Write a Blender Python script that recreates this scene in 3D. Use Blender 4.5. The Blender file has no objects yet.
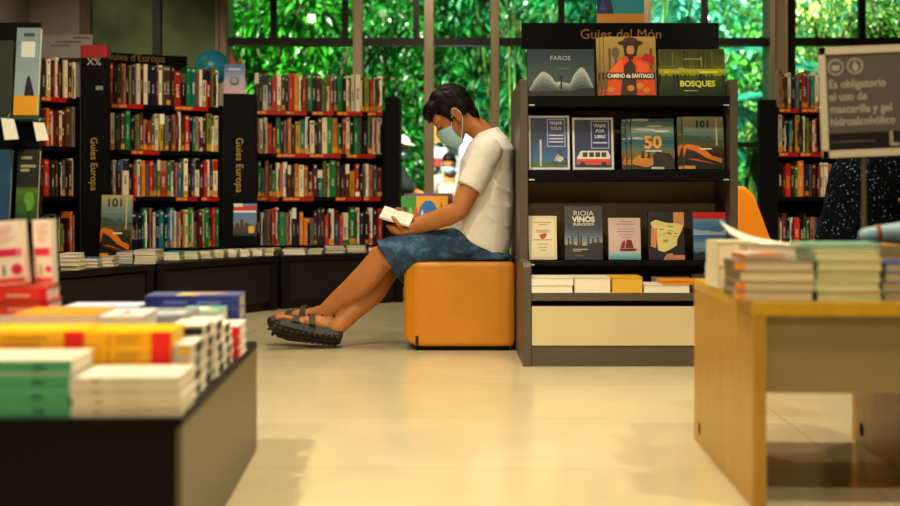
import bpy, bmesh, math, random
from mathutils import Vector, Matrix, Euler
from math import sin, cos, pi, radians as R
random.seed(7)
S = bpy.context.scene
COL = S.collection
F_PX = 1250.0; EYE = 0.76; HOR = 200.0

def P(px, py, Y):
    """a point of the photograph at distance Y from the lens -> metres"""
    return Vector(((px - 450.0) * Y / F_PX, Y, EYE - (py - HOR) * Y / F_PX))
def V(*a): return Vector(a)

def lin(c):
    if isinstance(c, str):
        c = c.lstrip('#'); c = [int(c[i:i+2], 16) / 255 for i in (0, 2, 4)]
    return tuple(((x / 12.92) if x <= 0.04045 else ((x + 0.055) / 1.055) ** 2.4) for x in c[:3])

# ------------------------------------------------------------------ materials
MATS = {}
def _new(name):
    m = bpy.data.materials.new(name); m.use_nodes = True
    nt = m.node_tree; b = nt.nodes['Principled BSDF']
    return m, nt, b
def mat(name, col=None, rough=0.5, metal=0.0, noise=0.0, nscale=20, bump=0.0, bscale=60, spec=0.5, stretch=None, attr=False, sheen=0, trans=None):
    if name in MATS: return MATS[name]
    m, nt, b = _new(name)
    b.inputs['Roughness'].default_value = rough
    b.inputs['Metallic'].default_value = metal
    b.inputs['Specular IOR Level'].default_value = spec
    if sheen: b.inputs['Sheen Weight'].default_value = sheen
    L = nt.links
    tc = nt.nodes.new('ShaderNodeTexCoord'); src = tc.outputs['Object']
    if stretch:
        mp = nt.nodes.new('ShaderNodeMapping'); mp.inputs['Scale'].default_value = stretch
        L.new(src, mp.inputs['Vector']); src = mp.outputs['Vector']
    if attr:
        a = nt.nodes.new('ShaderNodeAttribute'); a.attribute_name = 'Col'; base = a.outputs['Color']
    else:
        rgb = nt.nodes.new('ShaderNodeRGB'); rgb.outputs[0].default_value = (*lin(col), 1); base = rgb.outputs[0]
    if noise:
        n = nt.nodes.new('ShaderNodeTexNoise'); n.inputs['Scale'].default_value = nscale; n.inputs['Detail'].default_value = 5
        L.new(src, n.inputs['Vector'])
        mr = nt.nodes.new('ShaderNodeMapRange'); mr.inputs['From Min'].default_value = .3; mr.inputs['From Max'].default_value = .7
        mr.inputs['To Min'].default_value = 1 - noise; mr.inputs['To Max'].default_value = 1 + noise
        L.new(n.outputs['Fac'], mr.inputs['Value'])
        mx = nt.nodes.new('ShaderNodeVectorMath'); mx.operation = 'SCALE'
        L.new(base, mx.inputs[0]); L.new(mr.outputs['Result'], mx.inputs['Scale']); base = mx.outputs['Vector']
    L.new(base, b.inputs['Base Color'])
    if bump:
        n2 = nt.nodes.new('ShaderNodeTexNoise'); n2.inputs['Scale'].default_value = bscale; n2.inputs['Detail'].default_value = 4
        L.new(src, n2.inputs['Vector'])
        bp = nt.nodes.new('ShaderNodeBump'); bp.inputs['Strength'].default_value = bump; bp.inputs['Distance'].default_value = .01
        L.new(n2.outputs['Fac'], bp.inputs['Height']); L.new(bp.outputs['Normal'], b.inputs['Normal'])
    if trans:
        tr = nt.nodes.new('ShaderNodeBsdfTranslucent'); L.new(base, tr.inputs['Color'])
        ms = nt.nodes.new('ShaderNodeMixShader'); ms.inputs[0].default_value = trans
        L.new(b.outputs[0], ms.inputs[1]); L.new(tr.outputs[0], ms.inputs[2])
        L.new(ms.outputs[0], nt.nodes['Material Output'].inputs['Surface'])
    MATS[name] = m
    return m

GLOSSPRINT = mat('glossy printed card', rough=.32, attr=True, spec=.4)
PRINT = mat('matt printed card', rough=.55, attr=True, noise=.06, nscale=30, spec=.35)
PAPER = mat('paper pages', rough=.8, attr=True, noise=.10, nscale=60, stretch=(1, 1, 14), spec=.2)

# ------------------------------------------------------------------ mesh builder
class MB:
    def __init__(s, col='#888888'):
        s.v = []; s.f = []; s.c = []; s.col = lin(col)
    def C(s, col): s.col = lin(col); return s
    def poly(s, pts, col=None):
        b = len(s.v); s.v += [Vector(p) for p in pts]; s.f.append(tuple(range(b, b + len(pts)))); s.c.append(lin(col) if col else s.col); return s
    def face(s, idx, col=None): s.f.append(tuple(idx)); s.c.append(lin(col) if col else s.col)
    def box(s, p0, p1, M=None, col=None, faces=None):
        x0, y0, z0 = p0; x1, y1, z1 = p1
        pts = [V(x0,y0,z0),V(x1,y0,z0),V(x1,y1,z0),V(x0,y1,z0),V(x0,y0,z1),V(x1,y0,z1),V(x1,y1,z1),V(x0,y1,z1)]
        if M: pts = [M @ p for p in pts]
        b = len(s.v); s.v += pts
        for k, q in enumerate([(0,3,2,1),(4,5,6,7),(0,1,5,4),(1,2,6,5),(2,3,7,6),(3,0,4,7)]):  # bottom top front(-y) right back left
            c = lin(faces[k]) if faces and faces.get(k) else (lin(col) if col else s.col)
            s.f.append(tuple(b + i for i in q)); s.c.append(c)
        return s
    def prism(s, poly, z0, z1, M=None, col=None):
        """poly: list of (x,y) counter-clockwise, extruded z0..z1"""
        n = len(poly); b = len(s.v)
        pts = [V(x, y, z0) for x, y in poly] + [V(x, y, z1) for x, y in poly]
        if M: pts = [M @ p for p in pts]
        s.v += pts
        s.face([b + i for i in range(n)][::-1], col); s.face([b + n + i for i in range(n)], col)
        for i in range(n):
            j = (i + 1) % n; s.face((b + i, b + j, b + n + j, b + n + i), col)
        return s
    def loft(s, rings, cap=True, col=None, closed=True):
        """rings: list of lists of points, equal length"""
        n = len(rings[0]); b = len(s.v)
        for r in rings: s.v += [Vector(p) for p in r]
        for k in range(len(rings) - 1):
            for i in range(n if closed else n - 1):
                j = (i + 1) % n
                s.face((b + k*n + i, b + k*n + j, b + (k+1)*n + j, b + (k+1)*n + i), col)
        if cap:
            s.face([b + i for i in range(n)][::-1], col); s.face([b + (len(rings)-1)*n + i for i in range(n)], col)
        return s
    def tube(s, pts, rad, n=10, col=None, caps=True, sub=0):
        pts = [Vector(p) for p in pts]
        if not hasattr(rad, '__len__'): rad = [rad] * len(pts)
        if sub: pts, rad = spline(pts, rad, sub)
        rings = []; up = None
        if caps:   # rounded ends
            t0 = (pts[0] - pts[1]).normalized(); t1 = (pts[-1] - pts[-2]).normalized()
            pre = [(pts[0] + t0 * rad[0] * a, rad[0] * b) for a, b in ((.95, .25), (.7, .7))]
            post = [(pts[-1] + t1 * rad[-1] * a, rad[-1] * b) for a, b in ((.7, .7), (.95, .25))]
            pts = [p for p, _ in pre] + pts + [p for p, _ in post]; rad = [r for _, r in pre] + list(rad) + [r for _, r in post]
        for i, p in enumerate(pts):
            t = (pts[min(i+1, len(pts)-1)] - pts[max(i-1, 0)])
            t = t.normalized() if t.length > 1e-9 else V(0, 0, 1)
            if up is None:
                up = V(0, 0, 1) if abs(t.z) < .9 else V(1, 0, 0)
            a = (up - t * up.dot(t)).normalized(); up = a; bb = t.cross(a)
            rings.append([p + (a * cos(2*pi*k/n) + bb * sin(2*pi*k/n)) * rad[i] for k in range(n)])
        return s.loft(rings, True, col)
    def ell(s, c, r, M=None, nu=16, nv=10, col=None):
        """ellipsoid: centre c, radii r in frame M (3x3)"""
        c = Vector(c); M = M or Matrix.Identity(3); rings = []
        for j in range(1, nv):
            t = pi * j / nv
            rings.append([c + M @ V(r[0]*sin(t)*cos(2*pi*i/nu), r[1]*sin(t)*sin(2*pi*i/nu), -r[2]*cos(t)) for i in range(nu)])
        return s.loft(rings, True, col)
    def ring(s, c, a, b, n=20, p=2.0):
        out = []
        for i in range(n):
            t = 2*pi*i/n; ct, st = cos(t), sin(t)
            out.append(Vector(c) + Vector(a) * math.copysign(abs(ct)**(2/p), ct) + Vector(b) * math.copysign(abs(st)**(2/p), st))
        return out
    def build(s, name, m, parent=None, smooth=False, bevel=0, seg=2, M=None, remesh=0, smoothit=0, subsurf=0, weld=False):
        me = bpy.data.meshes.new(name)
        me.from_pydata([tuple(p) for p in s.v], [], s.f)
        ca = me.color_attributes.new('Col', 'FLOAT_COLOR', 'CORNER')
        k = 0
        data = []
        for f, c in zip(s.f, s.c): data += [c[0], c[1], c[2], 1.0] * len(f)
        ca.data.foreach_set('color', data)
        me.materials.append(m)
        if smooth: me.polygons.foreach_set('use_smooth', [True] * len(me.polygons))
        me.update()
        o = bpy.data.objects.new(name, me); COL.objects.link(o)
        if M: o.matrix_world = M
        if parent: adopt(o, parent)
        if bevel:
            md = o.modifiers.new('bevel', 'BEVEL'); md.width = bevel; md.segments = seg; md.limit_method = 'ANGLE'; md.angle_limit = R(40)
            md.harden_normals = False
        if remesh:
            md = o.modifiers.new('remesh', 'REMESH'); md.mode = 'VOXEL'; md.voxel_size = remesh; md.use_smooth_shade = True
        if smoothit:
            md = o.modifiers.new('smooth', 'SMOOTH'); md.factor = .5; md.iterations = smoothit
        if subsurf:
            md = o.modifiers.new('sub', 'SUBSURF'); md.levels = subsurf; md.render_levels = subsurf
        return o

WM = {}
def adopt(o, parent):
    o.parent = parent
    o.matrix_parent_inverse = WM.get(parent.name, parent.matrix_basis).inverted()
    WM[o.name] = o.matrix_basis.copy()

def spline(pts, rad, sub):
    op, orr = [], []
    n = len(pts)
    for i in range(n - 1):
        p0, p1, p2, p3 = pts[max(i-1,0)], pts[i], pts[i+1], pts[min(i+2,n-1)]
        for k in range(sub):
            t = k / sub
            op.append(.5*((2*p1)+(p2-p0)*t+(2*p0-5*p1+4*p2-p3)*t*t+(3*p1-p0-3*p2+p3)*t**3))
            orr.append(rad[i]*(1-t)+rad[i+1]*t)
    op.append(pts[-1]); orr.append(rad[-1])
    return op, orr

def tag(o, label, cat, group=None):
    o['label'] = label; o['category'] = cat
    if group: o['group'] = group
    return o
def root(name, loc, label, cat, group=None, rz=0):
    o = bpy.data.objects.new(name, None); COL.objects.link(o); o.empty_display_size = .1
    o.matrix_world = Matrix.Translation(Vector(loc)) @ Matrix.Rotation(rz, 4, 'Z')
    WM[o.name] = o.matrix_basis.copy()
    return tag(o, label, cat, group)
def struct(o): o['kind'] = 'structure'; return o

def frame(origin, x, y):
    """matrix with local x,y axes given (z = x cross y)"""
    x = Vector(x).normalized(); z = x.cross(Vector(y)).normalized(); y = z.cross(x)
    M = Matrix((x, y, z)).transposed().to_4x4(); M.translation = Vector(origin)
    return M

def text(s, size, M, col, parent, name='lettering', align='CENTER', ext=.0006, m=None, sx=1.0, bold=0.0, space=1.0):
    cu = bpy.data.curves.new(name, 'FONT'); cu.body = s; cu.size = size; cu.align_x = align; cu.align_y = 'CENTER'
    cu.extrude = ext; cu.resolution_u = 3; cu.offset = bold; cu.space_character = space
    t = bpy.data.objects.new(name, cu); COL.objects.link(t)
    dg = bpy.context.evaluated_depsgraph_get()
    me = bpy.data.meshes.new_from_object(t.evaluated_get(dg))
    bpy.data.objects.remove(t); bpy.data.curves.remove(cu)
    me.name = name; me.materials.clear()
    if m is None: m = mat('ink ' + col, col, rough=.5)
    me.materials.append(m)
    o = bpy.data.objects.new(name, me); COL.objects.link(o)
    o.matrix_world = M @ Matrix.Diagonal((sx, 1, 1, 1))
    adopt(o, parent)
    return o

PAGE = ['#d8cbaa', '#e0d6ba', '#cdbf9c', '#e6dfca']
ORD = ['first','second','third','fourth','fifth','sixth','seventh','eighth','ninth','tenth','eleventh','twelfth','thirteenth','fourteenth','fifteenth','sixteenth',
 'seventeenth','eighteenth','nineteenth','twentieth','twenty-first','twenty-second','twenty-third','twenty-fourth','twenty-fifth','twenty-sixth','twenty-seventh',
 'twenty-eighth','twenty-ninth','thirtieth','thirty-first','thirty-second','thirty-third','thirty-fourth']

def book(name, w, h, t, M, cover, label, cat='book', group=None, spine=None, pages=None, gloss=True, art=None, back=None):
    """closed book lying flat in local space: x = width (spine at x=0), y = height, z = thickness, front cover up"""
    pages = pages or random.choice(PAGE); spine = spine or cover; back = back or cover
    ct = min(.0022, t * .12)
    mb = MB()
    mb.box((0, 0, t - ct), (w, h, t), col=cover)
    mb.box((0, 0, 0), (w, h, ct), col=back)
    mb.box((0, 0, ct), (ct, h, t - ct), col=spine)
    if art: art(mb, w, h, t)
    o = mb.build(name, GLOSSPRINT if gloss else PRINT, M=M)
    WM[o.name] = o.matrix_basis.copy()
    tag(o, label, cat, group)
    pg = MB(pages).box((ct, .003, ct), (w - .003, h - .003, t - ct)).build('page_block', PAPER)
    pg.matrix_world = M; adopt(pg, o)
    return o
# =================================================================== the room
XL, XR, YB, YF, ZC = -3.7, 5.6, -2.2, 11.0, 3.3
def floor_material():
    m, nt, b = _new('polished limestone tiles'); L = nt.links
    tc = nt.nodes.new('ShaderNodeTexCoord')
    mp = nt.nodes.new('ShaderNodeMapping'); mp.inputs['Rotation'].default_value = (0, 0, R(1.98)); mp.inputs['Location'].default_value = (1.394, .56, 0)
    L.new(tc.outputs['Object'], mp.inputs['Vector'])
    br = nt.nodes.new('ShaderNodeTexBrick'); br.offset = 0.0; br.squash = 1.0
    br.inputs['Scale'].default_value = 1.0; br.inputs['Brick Width'].default_value = 2.4; br.inputs['Row Height'].default_value = .82
    br.inputs['Mortar Size'].default_value = .0025; br.inputs['Mortar Smooth'].default_value = .3; br.inputs['Bias'].default_value = 0
    br.inputs['Color1'].default_value = (*lin('#ccbe98'), 1); br.inputs['Color2'].default_value = (*lin('#c7b990'), 1); br.inputs['Mortar'].default_value = (*lin('#a39678'), 1)
    L.new(mp.outputs[0], br.inputs['Vector'])
    n = nt.nodes.new('ShaderNodeTexNoise'); n.inputs['Scale'].default_value = 2.2; n.inputs['Detail'].default_value = 7; n.inputs['Roughness'].default_value = .6
    L.new(tc.outputs['Object'], n.inputs['Vector'])
    mr = nt.nodes.new('ShaderNodeMapRange'); mr.inputs[1].default_value = .3; mr.inputs[2].default_value = .7; mr.inputs[3].default_value = .93; mr.inputs[4].default_value = 1.06
    L.new(n.outputs['Fac'], mr.inputs[0])
    sc = nt.nodes.new('ShaderNodeVectorMath'); sc.operation = 'SCALE'; L.new(br.outputs['Color'], sc.inputs[0]); L.new(mr.outputs[0], sc.inputs['Scale'])
    L.new(sc.outputs[0], b.inputs['Base Color'])
    b.inputs['Roughness'].default_value = .16; b.inputs['Specular IOR Level'].default_value = .6
    n2 = nt.nodes.new('ShaderNodeTexNoise'); n2.inputs['Scale'].default_value = 9; L.new(tc.outputs['Object'], n2.inputs['Vector'])
    mr2 = nt.nodes.new('ShaderNodeMapRange'); mr2.inputs[3].default_value = .12; mr2.inputs[4].default_value = .24; L.new(n2.outputs['Fac'], mr2.inputs[0]); L.new(mr2.outputs[0], b.inputs['Roughness'])
    return m
struct(MB().box((XL - .2, YB - .2, -.12), (XR + .2, YF, 0)).build('floor', floor_material()))
struct(MB().box((XL - .2, YB - .2, ZC), (XR + .2, YF + .25, ZC + .15)).build('ceiling', mat('dark ceiling paint', '#57524a', rough=.9)))
wallm = mat('mauve grey plaster', '#8f8078', rough=.85, noise=.05, nscale=6, bump=.05, bscale=120)
struct(MB().box((XL - .2, YB - .2, 0), (XL, YF, ZC)).build('wall_left', wallm))
struct(MB().box((XR, YB - .2, 0), (XR + .2, YF, ZC)).build('wall_right', wallm))
struct(MB().box((XL, YB - .2, 0), (XR, YB, ZC)).build('wall_front', mat('warm plaster', '#b09a78', rough=.9, noise=.04)))

WY = 11.0
def XW(px, Y=WY): return (px - 450) * Y / F_PX
def ZW(py, Y=WY): return EYE - (py - HOR) * Y / F_PX
# back wall: solid piece at the corner, a brown post, dark tinted glazing, then the garden windows
struct(MB().box((XL, WY, 0), (XW(81), WY + .2, ZC)).build('wall_back', wallm))
woodpost = mat('brown lacquered post', '#5a4630', rough=.4, noise=.2, nscale=8, stretch=(6, 6, .6))
struct(MB().box((XW(81), WY - .05, 0), (XW(92), WY + .2, ZC)).build('trim_1', woodpost))
steel = mat('brushed beige metal', '#a8957a', rough=.42, metal=.35, noise=.10, nscale=9, stretch=(8, 8, .4))
darkframe = mat('dark bronze frame', '#1f1b16', rough=.45, metal=.3, noise=.1, nscale=10)
def glass_mat():
    m = bpy.data.materials.new('clear window glass'); m.use_nodes = True; nt = m.node_tree; nt.nodes.clear()
    o = nt.nodes.new('ShaderNodeOutputMaterial'); t = nt.nodes.new('ShaderNodeBsdfTransparent'); g = nt.nodes.new('ShaderNodeBsdfGlossy')
    g.inputs['Roughness'].default_value = .02; t.inputs['Color'].default_value = (.93, .97, .94, 1)
    fr = nt.nodes.new('ShaderNodeFresnel'); fr.inputs['IOR'].default_value = 1.45
    mx = nt.nodes.new('ShaderNodeMixShader')
    nt.links.new(fr.outputs[0], mx.inputs[0]); nt.links.new(t.outputs[0], mx.inputs[1]); nt.links.new(g.outputs[0], mx.inputs[2]); nt.links.new(mx.outputs[0], o.inputs[0])
    return m
GLASS = glass_mat()
tint = mat('tinted glazing with painted reflections', '#75855c', rough=.14, noise=.6, nscale=1.4, spec=.5)  # lighter noise patches stand for reflections in the glass

# tinted bay by the corner
w = struct(MB().box((XW(92), WY + .02, 0), (XW(153), WY + .05, ZC)).box((XW(161), WY + .02, 0), (XW(214), WY + .05, ZC)).build('window_1', tint))
MB().box((XW(153), WY - .03, 0), (XW(161), WY + .08, ZC)).build('window_frame', darkframe, w)

posts = [(216, 229, steel, .30), (353, 362.5, steel, .12), (424, 434, steel, .12), (490.5, 499, steel, .12), (640, 650, steel, .12), (769, 787, steel, .3), (905, 916, steel, .12)]
for i, (a, b_, m_, d) in enumerate(posts):
    mb = MB().box((XW(a), WY - .06, 0), (XW(b_), WY - .06 + d, ZC))
    if i in (0, 5): mb.box((XW(b_) - .035, WY - .085, 0), (XW(b_) - .01, WY - .06, ZC)); mb.box((XW(a) + .02, WY - .085, 0), (XW(a) + .04, WY - .06, ZC))
    struct(mb.build('trim_%d' % (i + 2), m_, bevel=.006))
struct(MB().box((XW(787.5), WY - .02, 0), (XW(795), WY + .24, ZC)).build('trim_9', darkframe))
# one window per bay: upper and lower panes, transom, mullion beyond
mull = [272.5, 344.5, 416, 489, 562, 634, 706, 864, 935]
bays = [(229, 353), (362.5, 424), (434, 490.5), (499, 640), (650, 769), (795, 905)]
for i, (a, b_) in enumerate(bays):
    zt0, zt1 = ZW(45.5), ZW(38)
    fr = MB()
    fr.box((XW(a), WY - .03, zt0), (XW(b_), WY + .09, zt1))                       # transom
    fr.box((XW(a), WY + .02, ZC - .06), (XW(b_), WY + .09, ZC)); fr.box((XW(a), WY + .02, 0), (XW(b_), WY + .09, .07))
    if i >= 3: fr.box((XW(a), WY + .02, ZW(147)), (XW(b_), WY + .08, ZW(142)))
    for q in mull:
        if a + 4 < q < b_ - 2: fr.box((XW(q) - .028, WY + .04, zt1), (XW(q) + .028, WY + .10, ZC - .06))
    f = struct(fr.build('window_%d' % (i + 2), darkframe if i != 1 else darkframe))
    MB().box((XW(a), WY + .065, .07), (XW(b_), WY + .071, zt0)).build('window_pane', GLASS, f)
    MB().box((XW(a), WY + .065, zt1), (XW(b_), WY + .071, ZC - .06)).build('window_pane', GLASS, f)
struct(MB().box((XW(916), WY, 0), (XR, WY + .2, ZC)).build('wall_corner', wallm))
# slim metal rail along the transoms (room side)
# =================================================================== garden beyond the glass
soil = mat('garden soil', '#3b3a22', rough=.95, noise=.4, nscale=5)
struct(MB().box((-14, WY + .3, -.2), (14, 27, -.02)).build('ground', soil))
def ivy_mat():
    m, nt, b = _new('ivy covered wall'); L = nt.links
    tc = nt.nodes.new('ShaderNodeTexCoord')
    v = nt.nodes.new('ShaderNodeTexVoronoi'); v.inputs['Scale'].default_value = 7; L.new(tc.outputs['Object'], v.inputs['Vector'])
    cr = nt.nodes.new('ShaderNodeValToRGB'); e = cr.color_ramp.elements
    e[0].color = (*lin('#123a10'), 1); e[1].color = (*lin('#2f7a24'), 1); e.new(.5).color = (*lin('#1c5a18'), 1)
    L.new(v.outputs['Color'], cr.inputs[0]); L.new(cr.outputs[0], b.inputs['Base Color']); b.inputs['Roughness'].default_value = .7
    bp = nt.nodes.new('ShaderNodeBump'); bp.inputs['Strength'].default_value = .8; bp.inputs['Distance'].default_value = .05
    L.new(v.outputs['Distance'], bp.inputs['Height']); L.new(bp.outputs[0], b.inputs['Normal'])
    return m
struct(MB().box((-13, 20.0, 0), (13, 20.4, 4.2)).build('garden_wall', ivy_mat()))

LEAFM = {}
def leaf_mat(key, c, tr=.45):
    """leaves of one plant: dark to bright green, with pale sunlit highlights painted in"""
    if key in LEAFM: return LEAFM[key]
    m, nt, b = _new('leaf ' + key); L = nt.links; tc = nt.nodes.new('ShaderNodeTexCoord')
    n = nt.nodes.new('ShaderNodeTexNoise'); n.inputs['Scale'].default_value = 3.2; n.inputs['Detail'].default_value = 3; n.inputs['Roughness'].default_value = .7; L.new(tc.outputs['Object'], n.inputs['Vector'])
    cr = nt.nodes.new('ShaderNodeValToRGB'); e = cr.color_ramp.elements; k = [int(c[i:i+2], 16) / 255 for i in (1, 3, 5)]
    e[0].position = .36; e[0].color = (*lin([x * .38 for x in k]), 1); e[1].position = .70; e[1].color = (*lin([min(1, x * .45 + y) for x, y in zip(k, (.38, .52, .36))]), 1)  # pale end of the ramp paints sun highlights onto the leaves
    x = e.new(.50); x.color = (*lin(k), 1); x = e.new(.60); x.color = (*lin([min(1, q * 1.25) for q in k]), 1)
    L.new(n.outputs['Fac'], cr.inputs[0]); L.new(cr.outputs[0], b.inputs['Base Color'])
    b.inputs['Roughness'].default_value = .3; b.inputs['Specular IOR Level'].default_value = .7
    t = nt.nodes.new('ShaderNodeBsdfTranslucent'); L.new(cr.outputs[0], t.inputs['Color'])
    ms = nt.nodes.new('ShaderNodeMixShader'); ms.inputs[0].default_value = tr; L.new(b.outputs[0], ms.inputs[1]); L.new(t.outputs[0], ms.inputs[2]); L.new(ms.outputs[0], nt.nodes['Material Output'].inputs['Surface'])
    LEAFM[key] = m; return m
bark = mat('bark', '#5b4b34', rough=.9, noise=.3, nscale=12, bump=.4, bscale=30)
def leafblade(mb, p, d, up, L, Wd, fold=.25, curl=.3, seg=2):
    """a small folded, curled leaf blade"""
    d = d.normalized(); side = d.cross(up)
    side = side.normalized() if side.length > 1e-4 else V(1, 0, 0)
    n = side.cross(d).normalized()
    b = len(mb.v); prof = [(0, .05), (.35, 1), (.7, .8), (1, .04)]
    for t, wv in prof:
        c = p + d * (L * t) - n * (curl * L * t * t)
        mb.v += [c - side * (Wd * wv * .5) + n * (fold * Wd * wv * .5), c, c + side * (Wd * wv * .5) + n * (fold * Wd * wv * .5)]
    for k in range(3):
        for j in (0, 1):
            mb.face((b + 3*k + j, b + 3*k + j + 1, b + 3*(k+1) + j + 1, b + 3*(k+1) + j))
def rnd(a, b): return random.uniform(a, b)
def rdir():
    while True:
        v = V(rnd(-1, 1), rnd(-1, 1), rnd(-1, 1))
        if .1 < v.length < 1: return v.normalized()

def bushy(name, base, H, rad, n, L, Wd, key, col, label, cat, clumps=9, trunkh=None, zmin=.2, group=None, droop=.5, tr=.45):
    r = root(name, base, label, cat, group)
    tb = MB('#5b4b34'); base = Vector(base); th = trunkh or H * .55
    tb.tube([base, base + V(rnd(-.1, .1), rnd(-.1, .1), th * .5), base + V(rnd(-.2, .2), 0, th)], [.07, .055, .03], n=8)
    cl = []
    for k in range(clumps):
        c = base + V(rnd(-1, 1) * rad, rnd(-.6, .6) * rad, rnd(zmin, 1) * H); cl.append((c, rnd(.35, .6) * rad))
        tb.tube([base + V(0, 0, th * rnd(.3, .95)), (base + c) / 2 + V(0, 0, .5 * th), c], [.03, .02, .008], n=5)
    tb.build('trunk', bark, r, smooth=True)
    mb = MB()
    for k in range(int(n * 1.45)):
        c, cr = random.choice(cl); d = rdir(); p = c + d * cr * rnd(.3, 1) ** .6
        dd = (d * .8 + V(rnd(-.5, .5), rnd(-.5, .5), -droop)).normalized()
        leafblade(mb, p, dd, V(0, 0, 1) + rdir() * .6, L * .78 * rnd(.6, 1.25), Wd * .8 * rnd(.7, 1.2))
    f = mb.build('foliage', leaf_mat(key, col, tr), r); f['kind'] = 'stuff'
    return r
def broadleaf(name, base, n, H, L, Wd, key, col, label, cat, spread=.5, group=None):
    """big paddle leaves on arching stems"""
    r = root(name, base, label, cat, group); base = Vector(base); st = MB()
    for k in range(n):
        a = 2*pi*k/n + rnd(-.3, .3); hh = H * rnd(.45, 1); dx = V(cos(a), sin(a) * .7, 0)
        tip = base + dx * spread * rnd(.5, 1.1) + V(0, 0, hh)
        st.tube([base + dx * .05, base + dx * spread * .3 + V(0, 0, hh * .6), tip], [.03, .022, .012], n=6, sub=3)
        mb = MB(); d = (dx + V(0, 0, rnd(-.3, .5))).normalized(); side = d.cross(V(0, 0, 1)).normalized(); nn = side.cross(d)
        LL = L * rnd(.75, 1.2); WW = Wd * rnd(.8, 1.15); rings = 9
        b = 0; roll = rnd(-.9, .9); side = (side * cos(roll) + nn * sin(roll)).normalized(); nn = side.cross(d)
        for j in range(rings):
            t = j / (rings - 1); wv = sin(pi * min(1, t * .93 + .07)) ** .7 * WW * .5 + .004
            c = tip + d * LL * t - V(0, 0, 1) * (LL * .55 * t * t)
            for q, s_ in ((-1, .25), (-.5, .06), (0, 0), (.5, .06), (1, .25)):
                mb.v.append(c + side * wv * q + nn * wv * s_ * (1 + .3 * sin(j * 2.1 + q)))
        for j in range(rings - 1):
            for q in range(4): mb.face((5*j+q, 5*j+q+1, 5*(j+1)+q+1, 5*(j+1)+q))
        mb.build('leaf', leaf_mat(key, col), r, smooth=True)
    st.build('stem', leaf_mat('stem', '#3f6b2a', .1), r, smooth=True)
    return r
def bamboo(name, base, n, H, key, col, label, cat, rad=.5, leaves=70, group=None):
    r = root(name, base, label, cat, group); base = Vector(base); lf = MB()
    for k in range(n):
        p0 = base + V(rnd(-rad, rad), rnd(-rad, rad) * .7, 0); lean = V(rnd(-.25, .25), rnd(-.2, .2), 0); h = H * rnd(.75, 1.05)
        cm = MB(); pts = [p0 + lean * (t * t) * 1.6 + V(0, 0, h * t) for t in [i / 6 for i in range(7)]]
        cm.tube(pts, [.02, .019, .018, .016, .013, .01, .006], n=7)
        cm.build('cane', leaf_mat('cane', '#4a6a2a', .05), r, smooth=True)
        for q in range(leaves):
            t = rnd(.15, 1); p = p0 + lean * (t * t) * 1.6 + V(0, 0, h * t); d = V(rnd(-1, 1), rnd(-1, 1), rnd(-.9, .35)).normalized()
            leafblade(lf, p + d * rnd(.02, .25), (d + V(0, 0, -.4)).normalized(), V(0, 0, 1) + rdir() * .5, rnd(.16, .3), rnd(.022, .035))
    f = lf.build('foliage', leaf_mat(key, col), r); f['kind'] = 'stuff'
    return r
def at(px, Y): return ((px - 450) * Y / F_PX, Y, -.02)
random.seed(11)
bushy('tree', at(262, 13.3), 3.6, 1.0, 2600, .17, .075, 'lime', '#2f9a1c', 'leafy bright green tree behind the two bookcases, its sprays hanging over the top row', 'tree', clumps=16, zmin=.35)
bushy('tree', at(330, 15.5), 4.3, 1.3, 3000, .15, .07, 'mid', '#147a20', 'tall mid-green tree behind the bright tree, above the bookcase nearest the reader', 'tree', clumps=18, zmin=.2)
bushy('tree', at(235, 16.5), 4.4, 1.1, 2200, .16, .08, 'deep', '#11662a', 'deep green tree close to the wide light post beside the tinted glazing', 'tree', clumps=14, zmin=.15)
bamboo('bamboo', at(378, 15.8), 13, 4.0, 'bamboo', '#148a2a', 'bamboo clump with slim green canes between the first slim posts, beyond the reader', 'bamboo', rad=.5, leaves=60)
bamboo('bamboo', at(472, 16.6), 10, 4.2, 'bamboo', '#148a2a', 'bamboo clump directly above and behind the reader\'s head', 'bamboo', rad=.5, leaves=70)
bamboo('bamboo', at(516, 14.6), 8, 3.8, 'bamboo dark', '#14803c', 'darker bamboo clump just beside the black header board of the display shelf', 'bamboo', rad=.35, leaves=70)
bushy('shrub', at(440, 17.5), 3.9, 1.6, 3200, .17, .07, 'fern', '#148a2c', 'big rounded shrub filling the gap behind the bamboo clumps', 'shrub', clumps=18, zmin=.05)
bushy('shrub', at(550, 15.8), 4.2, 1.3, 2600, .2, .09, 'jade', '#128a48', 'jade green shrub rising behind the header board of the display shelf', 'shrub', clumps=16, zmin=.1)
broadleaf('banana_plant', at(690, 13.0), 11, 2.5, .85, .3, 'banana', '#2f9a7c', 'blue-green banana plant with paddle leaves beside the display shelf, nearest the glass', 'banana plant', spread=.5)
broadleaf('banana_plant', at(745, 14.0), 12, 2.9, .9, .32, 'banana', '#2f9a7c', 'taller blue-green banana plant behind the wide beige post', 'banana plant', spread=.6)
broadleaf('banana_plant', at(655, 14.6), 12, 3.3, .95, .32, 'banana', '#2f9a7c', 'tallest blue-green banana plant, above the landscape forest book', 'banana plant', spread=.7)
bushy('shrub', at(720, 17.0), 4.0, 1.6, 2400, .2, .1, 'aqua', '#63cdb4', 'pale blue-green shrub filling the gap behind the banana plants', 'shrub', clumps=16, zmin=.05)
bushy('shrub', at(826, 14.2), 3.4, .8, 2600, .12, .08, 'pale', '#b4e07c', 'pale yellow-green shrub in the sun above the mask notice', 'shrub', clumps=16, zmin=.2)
bushy('shrub', at(885, 13.4), 3.6, .6, 2400, .12, .06, 'moss', '#3d6f1c', 'dark mossy shrub at the far end of the glazing, partly above the mask notice', 'shrub', clumps=14, zmin=.3)
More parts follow.
